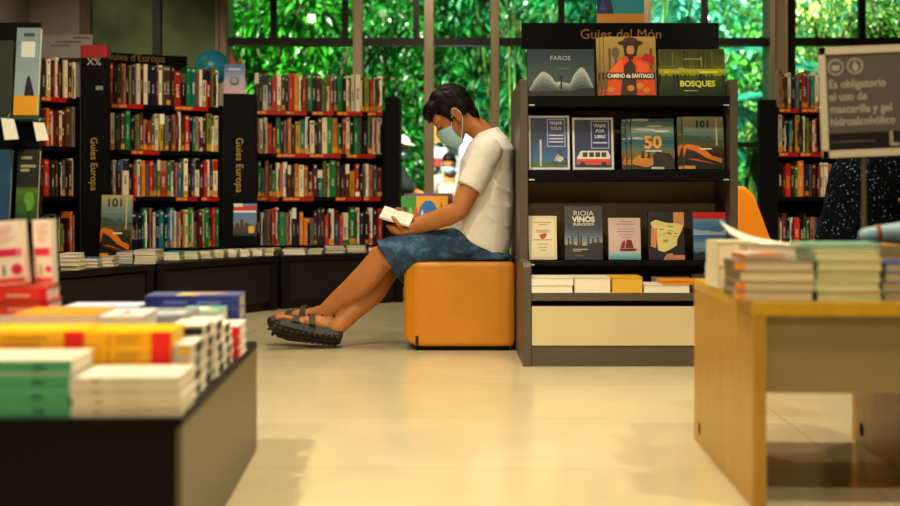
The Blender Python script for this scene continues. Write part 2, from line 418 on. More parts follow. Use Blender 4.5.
bushy('shrub', at(800, 17.0), 4.0, 1.3, 2000, .17, .09, 'leafy', '#5fbf4a', 'mid-green shrub seen between the wide beige post and the pale sunlit shrub', 'shrub', clumps=14, zmin=.05)
# =================================================================== curved wall of bookcases
blackwood = mat('near-black laminate', '#060504', rough=.6, spec=.1, noise=.15, nscale=10, stretch=(1, 1, 6))
blackedge = mat('black laminate edge', '#050404', rough=.6, spec=.12)
BC = {'k':'#0b0a09','K':'#211f1c','w':'#efeadf','c':'#e8dcba','y':'#d0a01c','o':'#d9771c','r':'#c02a1c','d':'#5e100c','g':'#0b7a3a','G':'#11301f','b':'#1f5a96',
      'n':'#10163a','t':'#0f7a74','p':'#a8645c','u':'#43285a','e':'#4a2e18','s':'#63645d','l':'#6c7426'}
BN = {'k':'black','K':'charcoal','w':'white','c':'cream','y':'yellow','o':'orange','r':'red','d':'maroon','g':'green','G':'dark green','b':'blue','n':'navy','t':'teal','p':'pink',
      'u':'purple','e':'brown','s':'grey','l':'olive'}
def jit(c, a=.14):
    k = 1 + rnd(-a, a); return tuple(max(0, min(1, x * k + rnd(-.02, .02))) for x in [int(c[i:i+2], 16) / 255 for i in (1, 3, 5)])
def px_on(A, B, px):
    """parameter along A->B (plan) where the sight line of photo column px crosses it"""
    m = (px - 450) / F_PX
    return (m * A[1] - A[0]) / ((B[0] - A[0]) - m * (B[1] - A[1]))
ZS = [1.45, 1.12, .785, .41]
SHN = ['top', 'second', 'third', 'lowest']
def parse(spec):
    out = []
    for tok in spec.split():
        c = tok[0]; body, _, ext = tok[1:].partition(':'); h = ''
        i = 0
        while i < len(ext) and (ext[i].isdigit() or ext[i] == '.'): i += 1
        h = float(ext[:i]); mods = ext[i:]
        md = {}
        for j in range(0, len(mods) - 1, 2): md[mods[j]] = mods[j+1]
        out.append((c, float(body), h, md))
    return out
def bookcase(A, B, label, where, rows, grp, depth=.27, sideL=True, sideR=True, rails=True):
    A = Vector((A[0], A[1], 0)); B = Vector((B[0], B[1], 0)); W = (B - A).length; ux = (B - A) / W; uy = V(-ux.y, ux.x, 0)
    M = Matrix((ux, uy, V(0, 0, 1))).transposed().to_4x4(); M.translation = A
    r = root('bookcase', A + ux * W / 2 + uy * depth / 2, label, 'bookcase')
    if sideL: MB().box((0, 0, 0), (.025, depth, 1.46), M).build('side_panel', blackwood, r)
    if sideR: MB().box((W - .025, 0, 0), (W, depth, 1.46), M).build('side_panel', blackwood, r)
    MB().box((.025, depth - .015, 0), (W - .025, depth, 1.42), M).build('back_panel', blackwood, r)
    MB().box((.025, .03, 0), (W - .025, depth - .015, .37), M).build('plinth', blackwood, r)
    for z, sn in zip(ZS, SHN):
        sh = MB().box((.025, .004, z - .03), (W - .025, depth - .015, z), M).build('shelf', blackwood, r)
        if rails and z > .5:
            x = .03
            while x < W - .12:
                l = rnd(.13, .26)
                if rnd(0, 1) < .78:
                    x1 = min(x + l, W - .03); k = x + (x1 - x) * rnd(.35, .6)
                    mb = MB().box((x, -.004, z - .034), (x1, .003, z - .002), M, col='#b3160f')
                    q = x + .006
                    while q < k:
                        mb.box((q, -.006, z - .026), (min(q + .035, k), -.004, z - .008), M, col='#e8a53a'); q += .042
                    mb.build('price_rail', GLOSSPRINT, sh)
                x += l + rnd(0, .05)
    for (spec, px0, px1), z, sn in zip(rows, ZS, SHN):
        bk = parse(spec)
        while len(bk) > 29: bk.remove(min(bk, key=lambda q: (q[1], q[2])))
        a, b_ = px_on(A, B, px0) * W, px_on(A, B, px1) * W
        a = max(a, .028); b_ = min(b_, W - .028); k = (b_ - a) / sum(q[1] for q in bk); x = a
        for i, (c, wpx, hpx, md) in enumerate(bk):
            w = wpx * k; Y = A.y + ux.y * (x + w / 2); h = min(hpx * Y / F_PX, .292); d = rnd(.125, .16); y0 = rnd(.004, .045)
            mb = MB(); base = jit(BC[c]); g = min(.0022, w * .08)
            x0, x1 = x + g, x + w - g
            mb.box((x0, y0, z + .0008), (x1, y0 + d, z + h), M, col=base, faces={1: '#cbbd98'})
            zz = z + .0008
            def band(f0, f1, col): mb.box((x0, y0 - .0008, zz + h * f0), (x1, y0, zz + h * f1), M, col=col)
            if '^' in md: band(.7, .985, jit(BC[md['^']]))
            if '+' in md or rnd(0, 1) < .2: band(.02, rnd(.13, .19), jit({'o':'#d98a1e','y':'#d6ac2c'}.get(md.get('+', 'o'), BC.get(md.get('+', 'o'), '#d98a1e'))))
            if '~' in md: band(.1, .4, jit(BC[md['~']]))
            if rnd(0, 1) < .45 and w > .016:   # two-tone spine
                sc_ = jit(BC[random.choice('kkdKnecr')]); e_ = rnd(.25, .45); q0 = x0 if rnd(0, 1) < .5 else x1 - (x1 - x0) * e_
                mb.box((q0, y0 - .0004, zz + h * .02), (q0 + (x1 - x0) * e_, y0, zz + h * rnd(.8, .97)), M, col=sc_)
            # spine lettering: a column of small light or dark marks
            if w > .012:
                tcol = random.choice(['#d8cfae', '#e2d9c0', '#c9a24a', '#b8c2c4']) if c not in 'wcypsl' else random.choice(['#332a22', '#7a1d16', '#1e3c60'])
                f = rnd(.24, .34); e = rnd(.5, .66); cx = (x0 + x1) / 2; hw = w * rnd(.12, .24)
                while f < e:
                    l = rnd(.02, .05); mb.box((cx - hw, y0 - .0012, zz + h * f), (cx + hw * rnd(.3, 1), y0 - .0006, zz + h * (f + l)), M, col=tcol); f += l + rnd(.008, .03)
                if rnd(0, 1) < .6: mb.box((cx - hw * 1.2, y0 - .0012, zz + h * .88), (cx + hw * 1.2, y0 - .0006, zz + h * .94), M, col=tcol)
            o = mb.build('guidebook', GLOSSPRINT)
            hw_ = 'tall ' if hpx >= 39 else ('short ' if hpx <= 31 else '')
            tag(o, '%s%s guidebook, %s from left on %s shelf of %s' % (hw_, BN[c], ORD[i], sn, where), 'guidebook', 'guidebooks on the %s shelf of %s' % (sn, where))
            x += w
    return r, M, W
LA, LB_ = ((-20-450)*8.0/F_PX, 8.0), ((80-450)*8.5/F_PX, 8.5)
MA, MB_ = ((107-450)*8.9/F_PX, 8.9), ((223-450)*9.3/F_PX, 9.3)
TA, TB_ = ((251-450)*9.6/F_PX, 9.6), ((386-450)*9.8/F_PX, 9.8)
RA, RB_ = ((775-450)*9.4/F_PX, 9.4), ((856-450)*9.4/F_PX, 9.4)
random.seed(21)
bookcase(LA, LB_, 'black bookcase of guidebooks in the corner behind the brochure stand', 'corner bookcase', [
 ("k4:38 e4:38 s3:37 c4:38+y d3:37 c4:40 k5:39 c4:38 e4:37 c3.5:36", 38, 79),
 ("e4:30 u4:34 y4:34 k5:30 k3:33 d4.5:37 o3.5:38 r4:37 d3.5:36 c3:36 d3:37 e4:40 s3:40", 16, 79),
 ("b4:36 u4:35 k4:33 r5:37 d4:35 G3:33 e4:36 k4:36 s3.5:36 k3:33 e4:36+o c4:38", 34, 80),
 ("k4:34 s3:36 k5:37 s3:38 k4:36 l3.5:28 k4:33 d3:34 o4:40 p3:36", 46, 80)], 'a')
bookcase(MA, MB_, 'black bookcase of guidebooks under the Guies d\'Europa header board', 'header-board bookcase', [
 ("r3.5:45 k3:37 K3.5:38 p4:40 k3.5:38 l3:39 u3:38 c4:44 d3:41 c4:43 k3.5:40 n4.5:42 d2.5:38 c4:43 e3:40 e4.5:40+o K3.5:39 r6.5:35 k5:33^s g4.5:44 t5:39 s2.5:34 c3:37 c4:38^n d5:36^n l4:40 c3.5:37", 108, 221),
 ("c4.5:37+o K3:36 b2.5:36 e4:38+o g5:40 k3:33 s3:34 l3:36 G3.5:38 p4:31+o r4:30+o g3:29 c4:37 y5:37^c s4:35 k2.5:34 p4:36 d2.5:38 c3.5:41 e3.5:36+o r4:36+o k3:35 t3:34 p3.5:35+y c4.5:34~u d3:35 l5:38+o c3.5:36^l c4:36+o", 109, 222),
 ("e2.5:30 c3.5:37+o d4:36^b c6:37^K k4:34 r3:22 c4:37 o4:36+o s3:33 r4:36+o s3:33+y g3:37^c r5.5:36^p g3.5:36+y c3:36^e p2.5:34 b4:34^s l2.5:34 c4:38 k3:33 u3:35+o c4:38^k d4:34 r3.5:35 c2.5:37 e3:35+y c4.5:37^r", 109, 222),
 ("s3.5:37 k3:36 n2.5:36 n3:37 k3:35 G2.5:38 g4.5:42 k2.5:35 p4:41 c3.5:36 k3:36 b3:37 t4:38 k3:35 b4:36 t5:42 c3:37 p4.5:36 d3.5:35 y2.5:38 c4:38 g6:42 s5:36^k d5.5:37 c3:38 g4.5:42 k3.5:34+o r4.5:44 g4:41", 129, 222)], 'b')
bookcase(TA, TB_, 'black bookcase of guidebooks nearest the seated reader', 'bookcase nearest reader', [
 ("G4:38^w k3.5:38 c4.5:36^k b4:30^k r4.5:35 c4:37+o e3.5:35+o k3:34 r5:38 o4.5:37+o c3.5:36 r3.5:34 g5.5:42 k3.5:38 d5:38 l3.5:30 c4.5:36^l r3.5:35 t3.5:38 g5:42 k3:38 c4.5:36+o c4:37 c5:37 d3.5:34 l4.5:35+o r4.5:33+o n3:38 c5:36+o", 252, 384),
 ("p3:36 t3:29 c3.5:35+o c4:36 r4:30 r3.5:26 g4:36 k3:33 p3.5:33 o3.5:36 e3.5:30 y4.5:32+o t4:34 c4.5:37+y c4.5:33 n3:33 e3.5:36 c5:36 g4.5:41 o5:36+o g4.5:31 r3:36 c4:37 k3.5:33 g4:40 s4:37 k4.5:33 l4:38+o c4.5:37 c5:37", 256, 384),
 ("g3:36+o s3.5:29+o p3.5:36 e3:33 g3.5:27 c3.5:34+o p3:33 c4:35 d3.5:32^w n3:32 o4:33 c5:32 o3.5:31 G4.5:26+o d4:33 t5:27^c l3.5:36 c3:33 g6:37 e3.5:36 d5:32^n e4:33^c n3:22 y5:26 r4.5:33+w k4:24 c4.5:33 p4.5:32 t3:32 d5:30+o", 258, 384),
 ("K4:36 c3.5:33 s3:36 p4.5:36 r4:37 p3:25 c3.5:38+r g7:33 p3:32 d3:36 n5:38^w k3:34 o4:33 o7:27 s4:27 d3.5:34 u3.5:37 G4:40 r4:30 c6:36 b5:34^d r4:30 c6:32+g g7:41 c4.5:37 n5:33 k4:35 w5:37 d5:35^k r4.5:36", 257, 384)], 'c')
bookcase(RA, RB_, 'black bookcase of guidebooks beyond the orange chair, half hidden by the mask notice', 'bookcase beyond orange chair', [
 ("p4:40 e3:34+y d3:32 c3.5:36+o n4:33 s4:34 e3:30 r6:37+o p3:30 t4:33+o c3.5:38+o n3:36", 777, 822),
 ("c4.5:38+o K3:38 k3.5:33 t3.5:32 d3:34 y5:37+o n3:33 c3:36 l4:34 d3:30 c3:32 r4:34+o k5:38", 777, 824),
 ("k4:34 d3:30 r5:33^r e4:32 g3:31 o6:36 n4:33 s3:32 d4:33 n3:34 c4:34 c4:34 p4:33 k4:32 c5:34 e4:33", 777, 847),
 ("s3:28 e4:33 k3:30 w3:29 r5:29 k3:26 e3:33 g3:27 p4:29 s3:29 u4:28 G4:29", 779, 829)], 'd')

# uprights between the bookcases
gold = '#b8923c'
def upright(name, x0, x1, y0, y1, zt, label, word=None, tz=None, ts=.1, cat='upright panel', head=None):
    r = root(name, ((x0+x1)/2, (y0+y1)/2, 0), label, cat)
    MB().box((x0, y0, 0), (x1, y1, zt - (head or 0))).build('panel', blackwood, r, bevel=.004)
    if head:
        MB('#a5140f').box((x0, y0, zt - head), (x1, y1, zt)).build('header_band', mat('red header enamel', '#a5140f', rough=.4, noise=.05), r)
    if word:
        cx = (x0 + x1) / 2
        text(word, ts, frame((cx, y0 - .001, tz), (0, 0, -1), (1, 0, 0)), gold, r)
    return r
def xp(px, Y): return (px - 450) * Y / F_PX
def zp(py, Y): return EYE - (py - HOR) * Y / F_PX
u1 = upright('upright_panel', xp(80.5, 8.44), xp(107, 8.44), 8.44, 8.53, zp(45, 8.44), 'tall black upright with a red head band and Guies Europa lettering', 'Guies Europa', zp(164, 8.44), .066, head=.085)
M_ = frame((xp(94, 8.44), 8.438, zp(62, 8.44)), (1, 0, 0), (0, 0, 1))
text('X%', .07, M_, '#b9b2a2', u1, name='emblem')
MB('#8a8a86').box((xp(96, 8.44), 8.434, zp(90, 8.44)), (xp(103, 8.44), 8.4395, zp(86, 8.44))).build('price_tag', PRINT, u1)
u2 = upright('upright_panel', xp(223, 9.2), xp(255.5, 9.2), 9.2, 9.29, zp(94, 9.2), 'shorter black upright with Guies Europa lettering and a card standing on top', 'Guies Europa', zp(165, 9.2), .074)
# small black ledge of that upright that carries a leaning book
MB().box((xp(229, 9.15), 9.10, zp(246, 9.15)), (xp(258, 9.15), 9.198, zp(236, 9.15))).build('ledge', blackwood, u2)
upright('end_panel', xp(385.6, 9.7), xp(400, 9.7), 9.62, 10.1, zp(98, 9.7), 'plain black end panel closing the row of bookcases beside the reader')['category'] = 'upright panel'
upright('end_panel', xp(757, 9.36), xp(775, 9.3), 9.26, 9.36, zp(100, 9.3), 'plain black end panel rising behind the orange chair')
# header board over the middle bookcase
A = V(MA[0], MA[1], 0); Bv = V(MB_[0], MB_[1], 0); ux = (Bv - A).normalized(); uy = V(-ux.y, ux.x, 0)
M = Matrix((ux, uy, V(0, 0, 1))).transposed().to_4x4(); M.translation = A
Wm = (Bv - A).length; tA, tB = px_on(A, Bv, 111) * Wm, px_on(A, Bv, 196) * Wm
hb = MB().box((tA, .228, 1.452), (tB, .25, 1.84), M).build('header_board', blackwood)
tag(hb, 'black header board with gold Guies d\'Europa lettering standing on its bookcase', 'sign board')
WM[hb.name] = hb.matrix_basis.copy()
tc_ = A + ux * (px_on(A, Bv, 143) * Wm) + uy * .226 + V(0, 0, zp(57.5, 9.2))
text("Guies d'Europa", .078, frame(tc_, ux, (0, 0, 1)), '#8a7238', hb, sx=.92)

# =================================================================== low counters in front of the bookcases
ctop = mat('dark brown counter laminate', '#100c08', rough=.45, spec=.2, noise=.2, nscale=5, stretch=(1, 6, 1))
cpan = mat('brown counter panel', '#1c1610', rough=.55, spec=.2, noise=.2, nscale=4, stretch=(1, 1, 5))
CH = .372
def counter(poly, label):
    f0, f1 = Vector((*poly[0], 0)), Vector((*poly[1], 0))
    r = root('counter', (f0 + f1) / 2, label, 'counter')
    MB().prism(poly, CH - .035, CH).build('worktop', ctop, r, bevel=.003)
    ux = (f1 - f0).normalized(); uy = V(-ux.y, ux.x, 0); L = (f1 - f0).length
    c = sum((Vector((*p, 0)) for p in poly), V(0, 0, 0)) / len(poly)
    ins = [c + (Vector((*p, 0)) - c) * .93 for p in poly]
    MB().prism([(p.x, p.y) for p in ins], 0, CH - .036).build('carcass', ctop, r)
    M = Matrix((ux, uy, V(0, 0, 1))).transposed().to_4x4(); M.translation = f0
    for a, b_ in ((.0, .07), (L - .07, L)):
        MB().box((a + .005, .004, 0), (b_ - .005, .05, CH - .036), M).build('post', ctop, r)
    MB().box((.075, .016, .06), (L - .075, .03, CH - .05), M).build('front_panel', cpan, r)
    return r
counter([(-2.25, 6.4), (-1.787, 7.565), (-2.325, 8.38), (-2.90, 7.92), (-3.1, 6.9)], 'dark corner counter under white piles of books, beyond the low dark table')
counter([(-1.776, 7.595), (-1.186, 8.645), (-1.43, 9.09), (-1.70, 9.14), (-2.29, 8.83), (-2.305, 8.41)], 'dark counter covered in fanned magazines, below the header-board bookcase')
counter([(-1.170, 8.68), (-.343, 9.3), (-.36, 9.55), (-1.40, 9.53), (-1.40, 9.15)], 'dark counter behind the reader\'s shins, with flat white piles on it')

def stack(px0, px1, ybot, n, t, colors, where, z0=CH, dep=.17, rz=0, cat='book', name='book', pages=None, jitter=.006, arts=None, pos=None, group=None, gloss=True, desc=None):
    """a pile of closed books; front edge seen from px0 to px1 with its foot at photo row ybot on a surface z0 high"""
    Y = (EYE - z0) * F_PX / (ybot - HOR) if ybot else pos[1]
    w = (px1 - px0) * Y / F_PX; x0 = xp(px0, Y); z = z0 + .0006; out = []
    for i in range(n):
        c = colors[i % len(colors)]; tt = t * 1.22 * rnd(.92, 1.08) if n > 1 else t
        M = Matrix.Translation((x0 + w/2 + rnd(-1, 1) * jitter, Y + dep/2 + rnd(-1, 1) * jitter, z)) @ Matrix.Rotation(rz + rnd(-1, 1) * jitter * 3, 4, 'Z') @ Matrix.Translation((-w/2, -dep/2, 0))
        rank = 'top' if i == n - 1 else ('bottom' if i == 0 else ORD[i] + ' up')
        d = (desc[i % len(desc)] if desc else cname(c))
        lab = ('%s %s, %s in the %s' % (d, name.replace('_', ' '), rank, where)) if n > 1 else '%s %s %s' % (d, name.replace('_', ' '), where)
        o = book(name, w, dep, tt, M, c, lab, cat, group or ('books of the ' + where if n > 1 else None), pages=pages, art=(arts[i % len(arts)] if arts else None), gloss=gloss)
        z += tt + .0006; out.append(o)
    return out
NAMED = {'white':'#ddd6c6','cream':'#d6c79f','grey':'#8a8780','blue':'#1c5f9a','teal':'#1a8a86','red':'#b3201a','pink':'#cf7d78','brown':'#5a3a20','green':'#1f8a55','black':'#161412','yellow':'#e0a81c','orange':'#d87818','navy':'#232a5c','pale green':'#9ac8a0','pale grey':'#b4b0a6'}
def cname(c):
    for k, v in NAMED.items():
        if v == c: return k
    return 'printed'
N = NAMED
random.seed(5)
def blob(cols):
    def f(mb, w, h, t):
        for k, c in enumerate(cols):
            a, b_ = rnd(.05, .5) * w, rnd(.05, .5) * h
            mb.box((a, b_, t), (a + w * rnd(.25, .45), b_ + h * rnd(.2, .45), t + .0003 + .0001 * k), col=c)
    return f
stack(60, 77, 270.5, 4, .019, [N['cream'], N['white']], 'small pile at the near end of corner counter', dep=.16)
stack(80.5, 97, 267.5, 3, .015, [N['cream'], N['cream'], N['blue']], 'pile under a blue book on corner counter', dep=.17)
stack(99, 113, 266.5, 3, .016, [N['cream'], N['white'], N['pale grey']], 'cream pile beside grey magazines on corner counter', dep=.13)
stack(116, 133, 263.5, 5, .011, [N['pale grey'], N['grey'], N['white']], 'grey magazine pile on the corner counter', dep=.25, name='magazine', cat='magazine')
stack(134, 155.5, 264.0, 6, .011, [N['white'], N['pale grey']], 'white magazine pile on the corner counter', dep=.22, name='magazine', cat='magazine', arts=[blob(['#1a7fb0', '#c3402c', '#e8e0d0'])])
stack(164, 180, 260.2, 3, .014, [N['cream'], N['white'], N['teal']], 'pile under a teal book on magazine counter', dep=.2)
stack(181.5, 198, 259.0, 3, .012, [N['cream'], N['white'], N['pale green']], 'pile topped pale green on the magazine counter', dep=.2)
fan = ['#d8cfb6', '#e3dccb', '#cbb98d', '#e6e0d2', '#d2c6a6']
for k, (a, b_, y) in enumerate([(200, 213, 258.2), (214, 226, 257.6), (227, 239, 256.9), (240, 252, 256.4), (253, 265, 255.9), (266, 276.5, 255.5)]):
    stack(a + .5, b_ - 1, y, 3, .013, [fan[k % 5], fan[(k + 2) % 5], fan[(k + 4) % 5]], '%s fanned pile on the magazine counter' % ORD[k], dep=.17, rz=-.12, name='magazine', cat='magazine', arts=[blob(['#2a2622', random.choice(['#b03a22', '#2a6a7a', '#caa03a'])])], desc=['pale', 'cream', 'white'])
stack(283, 305, 254.6, 2, .016, [N['white'], N['pale grey']], 'first white pair on the counter behind the shins', dep=.2)
stack(308, 322, 254.0, 2, .013, [N['white'], N['white']], 'small white pair on the counter behind the shins', dep=.2)
stack(325, 345, 253.0, 3, .014, [N['white'], N['pale grey'], N['brown']], 'pile topped brown on counter behind the shins', dep=.2)
stack(346.5, 366, 252.2, 3, .014, [N['white'], N['cream'], N['black']], 'pile topped black on counter behind the shins', dep=.2)
stack(368, 386, 252.0, 1, .034, [N['red']], 'lying on the counter close to the reader\'s book', dep=.16)
stack(388, 400, 252.0, 3, .016, [N['cream'], N['pale green'], N['green']], 'pile topped green, below the open book', dep=.16)
# =================================================================== display shelf (double-sided book display)
taupe = mat('taupe laminate', '#51473a', rough=.45, noise=.08, nscale=6, stretch=(1, 1, 6))
taupeback = mat('taupe back board', '#7a6644', rough=.55, noise=.06, nscale=5)
creampan = mat('cream drawer laminate', '#cdbd92', rough=.4, noise=.03, nscale=5)
GX0, GX1 = .333, 1.371; GF, GU, GBK = 5.70, 5.95, 6.84
g = root('display_shelf', ((GX0+GX1)/2, 6.15, 0), 'taupe display shelf with a black Guies del Món header, face-out books on three levels', 'display shelf')
for x0, x1 in ((GX0, GX0 + .038), (GX1 - .038, GX1)):
    # stepped side: deep low part with rounded shoulder, shallower tall part
    pf = [(GF, 0), (GBK, 0), (GBK, 1.335), (GU, 1.335), (GU, .475), (GF + .02, .475), (GF, .455)]
    Ms = Matrix(((0, 0, 1, x0), (1, 0, 0, 0), (0, 1, 0, 0), (0, 0, 0, 1)))
    MB().prism(pf, 0, x1 - x0, Ms).build('side_panel', taupe, g, bevel=.003)
xi0, xi1 = GX0 + .039, GX1 - .039
MB().box((xi0, 6.30, .09), (xi1, 6.325, 1.255)).build('back_panel', taupeback, g)
for z, th, d0 in ((1.257, .05, 5.952), (.902, .05, 5.952), (.469, .022, 5.952)):
    sh = MB().box((xi0, d0, z - th), (xi1, 6.298, z)).build('shelf', blackedge, g, bevel=.002)
    MB('#cfc8ba').box((xi0 + .004, d0 - .004, z - th + .002), (xi0 + .03, d0 - .0004, z - th + .008)).box((xi1 - .03, d0 - .004, z - th + .002), (xi1 - .004, d0 - .0004, z - th + .008)).build('shelf_clip', PRINT, sh)
MB().box((xi0, GF + .004, .300), (xi1, 6.298, .336)).build('deck', taupe, g, bevel=.002)
MB().box((xi0, GF + .05, .275), (xi1, GF + .07, .2995)).build('shadow_gap', blackedge, g)
MB().box((xi0 + .002, GF + .006, .095), (xi1 - .002, GF + .024, .274)).build('drawer_front', creampan, g, bevel=.002)
MB().box((xi0, GF + .012, 0), (xi1, GF + .03, .092)).build('plinth', taupe, g)
# black header with its narrower back board
MB().box((xp(527, 6.34), 6.328, 1.10), (xp(713, 6.34), 6.345, 1.56)).build('back_board', blackedge, g)
hd = MB().box((xp(521.5, 6.33), 6.322, 1.525), (xp(718.5, 6.33), 6.347, zp(23, 6.33))).build('header_board', blackedge, g, bevel=.002)
text('Guies del Món', .070, frame((xp(621, 6.32), 6.320, zp(34.5, 6.32)), (1, 0, 0), (0, 0, 1)), '#a5742e', hd)
# the far face of the same shelf unit
for z in (.40, .80, 1.2): MB().box((xi0, 6.346, z - .02), (xi1, 6.82, z)).build('shelf', blackedge, g)

# ---------- face-out books on the display shelf
def faceout(px0, px1, py0, Y, t, z, cover, label, art=None, lean=12, title=None, behind=0, dx=-.012, spine=None, name='book', cat='book', pages=None, extra=None):
    w = (px1 - px0) * Y / F_PX; h = (EYE - (py0 - HOR) * Y / F_PX - z) / cos(R(lean)); out = []
    for k in range(behind + 1):
        Yk = Y + k * (t + .004) / cos(R(lean)); x0 = xp(px0, Y) + dx * k
        # local x -> world x, local y -> up leaning back, local z -> to the viewer
        up = V(0, sin(R(lean)), cos(R(lean))); nz = V(0, -cos(R(lean)), sin(R(lean)))
        M = Matrix((V(1, 0, 0), up, nz)).transposed().to_4x4(); M.translation = V(x0, Yk, z + .0006)
        M = M @ Matrix.Translation((0, 0, -t))
        M.translation += V(0, 0, t * sin(R(lean)))
        lab = label if k == 0 else ('second copy behind the ' if k == 1 else 'rearmost copy behind the ') + label.replace(', front copy', '')
        o = book(name, w, h, t, M, cover, lab if len(lab.split()) <= 16 else ' '.join(lab.split()[:16]), cat, None, spine=spine, art=art if True else None, pages=pages)
        if k == 0 and extra: extra(o, M, w, h, t)
        if k == 0 and title:
            for (s, fx, fy, fs, col, *bo) in title:
                text(s, fs * h, M @ Matrix.Translation((w * fx, h * fy, t + .0022)), col, o, name='title', bold=(bo[0] if bo else 0), sx=(bo[1] if len(bo) > 1 else 1))
        out.append(o)
    return out
def deep(c):
    """printing ink runs a little deeper than the nominal swatch"""
    if isinstance(c, str): c = [int(c[j:j+2], 16) / 255 for j in (1, 3, 5)]
    m = sum(c) / 3; return tuple(min(1, max(0, (m + (x - m) * 1.04)) ** 1.16) for x in c)
def quad(mb, w, h, t, pts, col, k=1):
    col = deep(col)
    mb.poly([(x * w, y * h, t + .0003 * k) for x, y in pts], col)
def rect(mb, w, h, t, x0, y0, x1, y1, col, k=1): quad(mb, w, h, t, [(x0, y0), (x1, y0), (x1, y1), (x0, y1)], col, k)
def ellp(mb, w, h, t, cx, cy, rx, ry, col, k=1, n=18): quad(mb, w, h, t, [(cx + rx*cos(2*pi*i/n), cy + ry*sin(2*pi*i/n)) for i in range(n)], col, k)
def grad(mb, w, h, t, stops, x0=0, x1=1, n=14, k=1):
    y0, y1 = stops[0][0], stops[-1][0]
    for i in range(n):
        a, b_ = y0 + (y1-y0)*i/n, y0 + (y1-y0)*(i+1)/n; m_ = (a+b_)/2
        for (p, c), (q, d) in zip(stops, stops[1:]):
            if p <= m_ <= q:
                u = (m_-p)/(q-p); ca = [int(c[j:j+2], 16)/255 for j in (1,3,5)]; cb = [int(d[j:j+2], 16)/255 for j in (1,3,5)]
                rect(mb, w, h, t, x0, a, x1, b_, tuple(x*(1-u)+y*u for x, y in zip(ca, cb)), k); break
def hills(mb, w, h, t, base, amp, col, k=2, seed=1, n=26, x0=0, x1=1, y0=0):
    n = max(n, 26); rr = random.Random(seed); ph = [rr.uniform(0, 6) for _ in range(3)]
    ys = [base + amp * (.55 * sin(i / n * 5 + ph[0]) + .28 * sin(i / n * 11 + ph[1]) + .12 * sin(i / n * 23 + ph[2])) for i in range(n + 1)]
    xs = [x1 + (x0 - x1) * i / n for i in range(n + 1)]
    for i in range(n):
        quad(mb, w, h, t, [(xs[i+1], y0), (xs[i], y0), (xs[i], max(y0 + .002, ys[i])), (xs[i+1], max(y0 + .002, ys[i+1]))], col, k)
def art_waves(mb, w, h, t):
    grad(mb, w, h, t, [(0, '#1c2626'), (.3, '#4a5a5a'), (.55, '#3a4c4e'), (1, '#1c3136')])
    rr = random.Random(6)
    for x0, x1, pk, hh in ((0, .5, .45, .46), (.58, 1, .62, .56), (.2, .8, .5, .24)):
        for k in range(5):
            n = 30; c_ = ('#b4bab4', '#97a09c', '#7b8684', '#5f6c6c', '#485556')[k]; prev = None
            for i in range(n + 1):
                u = i / n; e = (sin(pi * u) ** .8) * (1 - .45 * abs(u - pk)) ; y = .06 + hh * e * (1 - .17 * k) + rr.uniform(-.02, .02) * (1 if 0 < i < n else 0); x = x0 + (x1 - x0) * u
                if prev: quad(mb, w, h, t, [(prev[0], .04), (x, .04), (x, max(.05, y)), (prev[0], max(.05, prev[1]))], c_, 2 + k)
                prev = (x, y)
    hills(mb, w, h, t, .12, .06, '#231813', 8, 4); rect(mb, w, h, t, .487, .14, .510, .44, '#141110', 9); rect(mb, w, h, t, .478, .38, .519, .41, '#141110', 9)
    rect(mb, w, h, t, .44, .575, .62, .583, '#8f9a96', 9)
def art_pilgrim(mb, w, h, t):
    grad(mb, w, h, t, [(0, '#5a4a26'), (.5, '#9a8448'), (1, '#b79d55')])
    for x in (.08, .2, .88): rect(mb, w, h, t, x, .35, x + .05, .8, '#7d4a20', 2)
    ellp(mb, w, h, t, .22, .72, .08, .1, '#6b6a3a', 2)
    quad(mb, w, h, t, [(.02, .0), (.98, .0), (.94, .4), (.72, .66), (.34, .66), (.1, .42)], '#d6531c', 3)   # cloak
    quad(mb, w, h, t, [(.3, .0), (.62, .0), (.6, .5), (.5, .62), (.38, .5)], '#4a2c18', 4)
    quad(mb, w, h, t, [(.7, .62), (.96, .5), (.97, .66), (.8, .72)], '#b32a1c', 4)
    quad(mb, w, h, t, [(.1, .42), (.34, .62), (.38, .36), (.18, .22)], '#e8702a', 5); quad(mb, w, h, t, [(.62, .6), (.86, .5), (.8, .22), (.62, .34)], '#e5652a', 5)
    quad(mb, w, h, t, [(.4, .66), (.62, .66), (.68, .9), (.36, .9)], '#2c1a10', 5)    # hair
    ellp(mb, w, h, t, .51, .77, .075, .095, '#c98a54', 6); quad(mb, w, h, t, [(.44, .7), (.58, .7), (.55, .6), (.47, .6)], '#3c2210', 7)
    ellp(mb, w, h, t, .51, .89, .25, .05, '#3a2413', 7); ellp(mb, w, h, t, .51, .93, .14, .06, '#4a3018', 8)
    rect(mb, w, h, t, .03, .27, .97, .385, '#2e1a10', 9)
    for x, y in ((.12, .1), (.8, .08), (.5, .12), (.68, .16)): ellp(mb, w, h, t, x, y, .07, .05, '#c98d3a', 9)
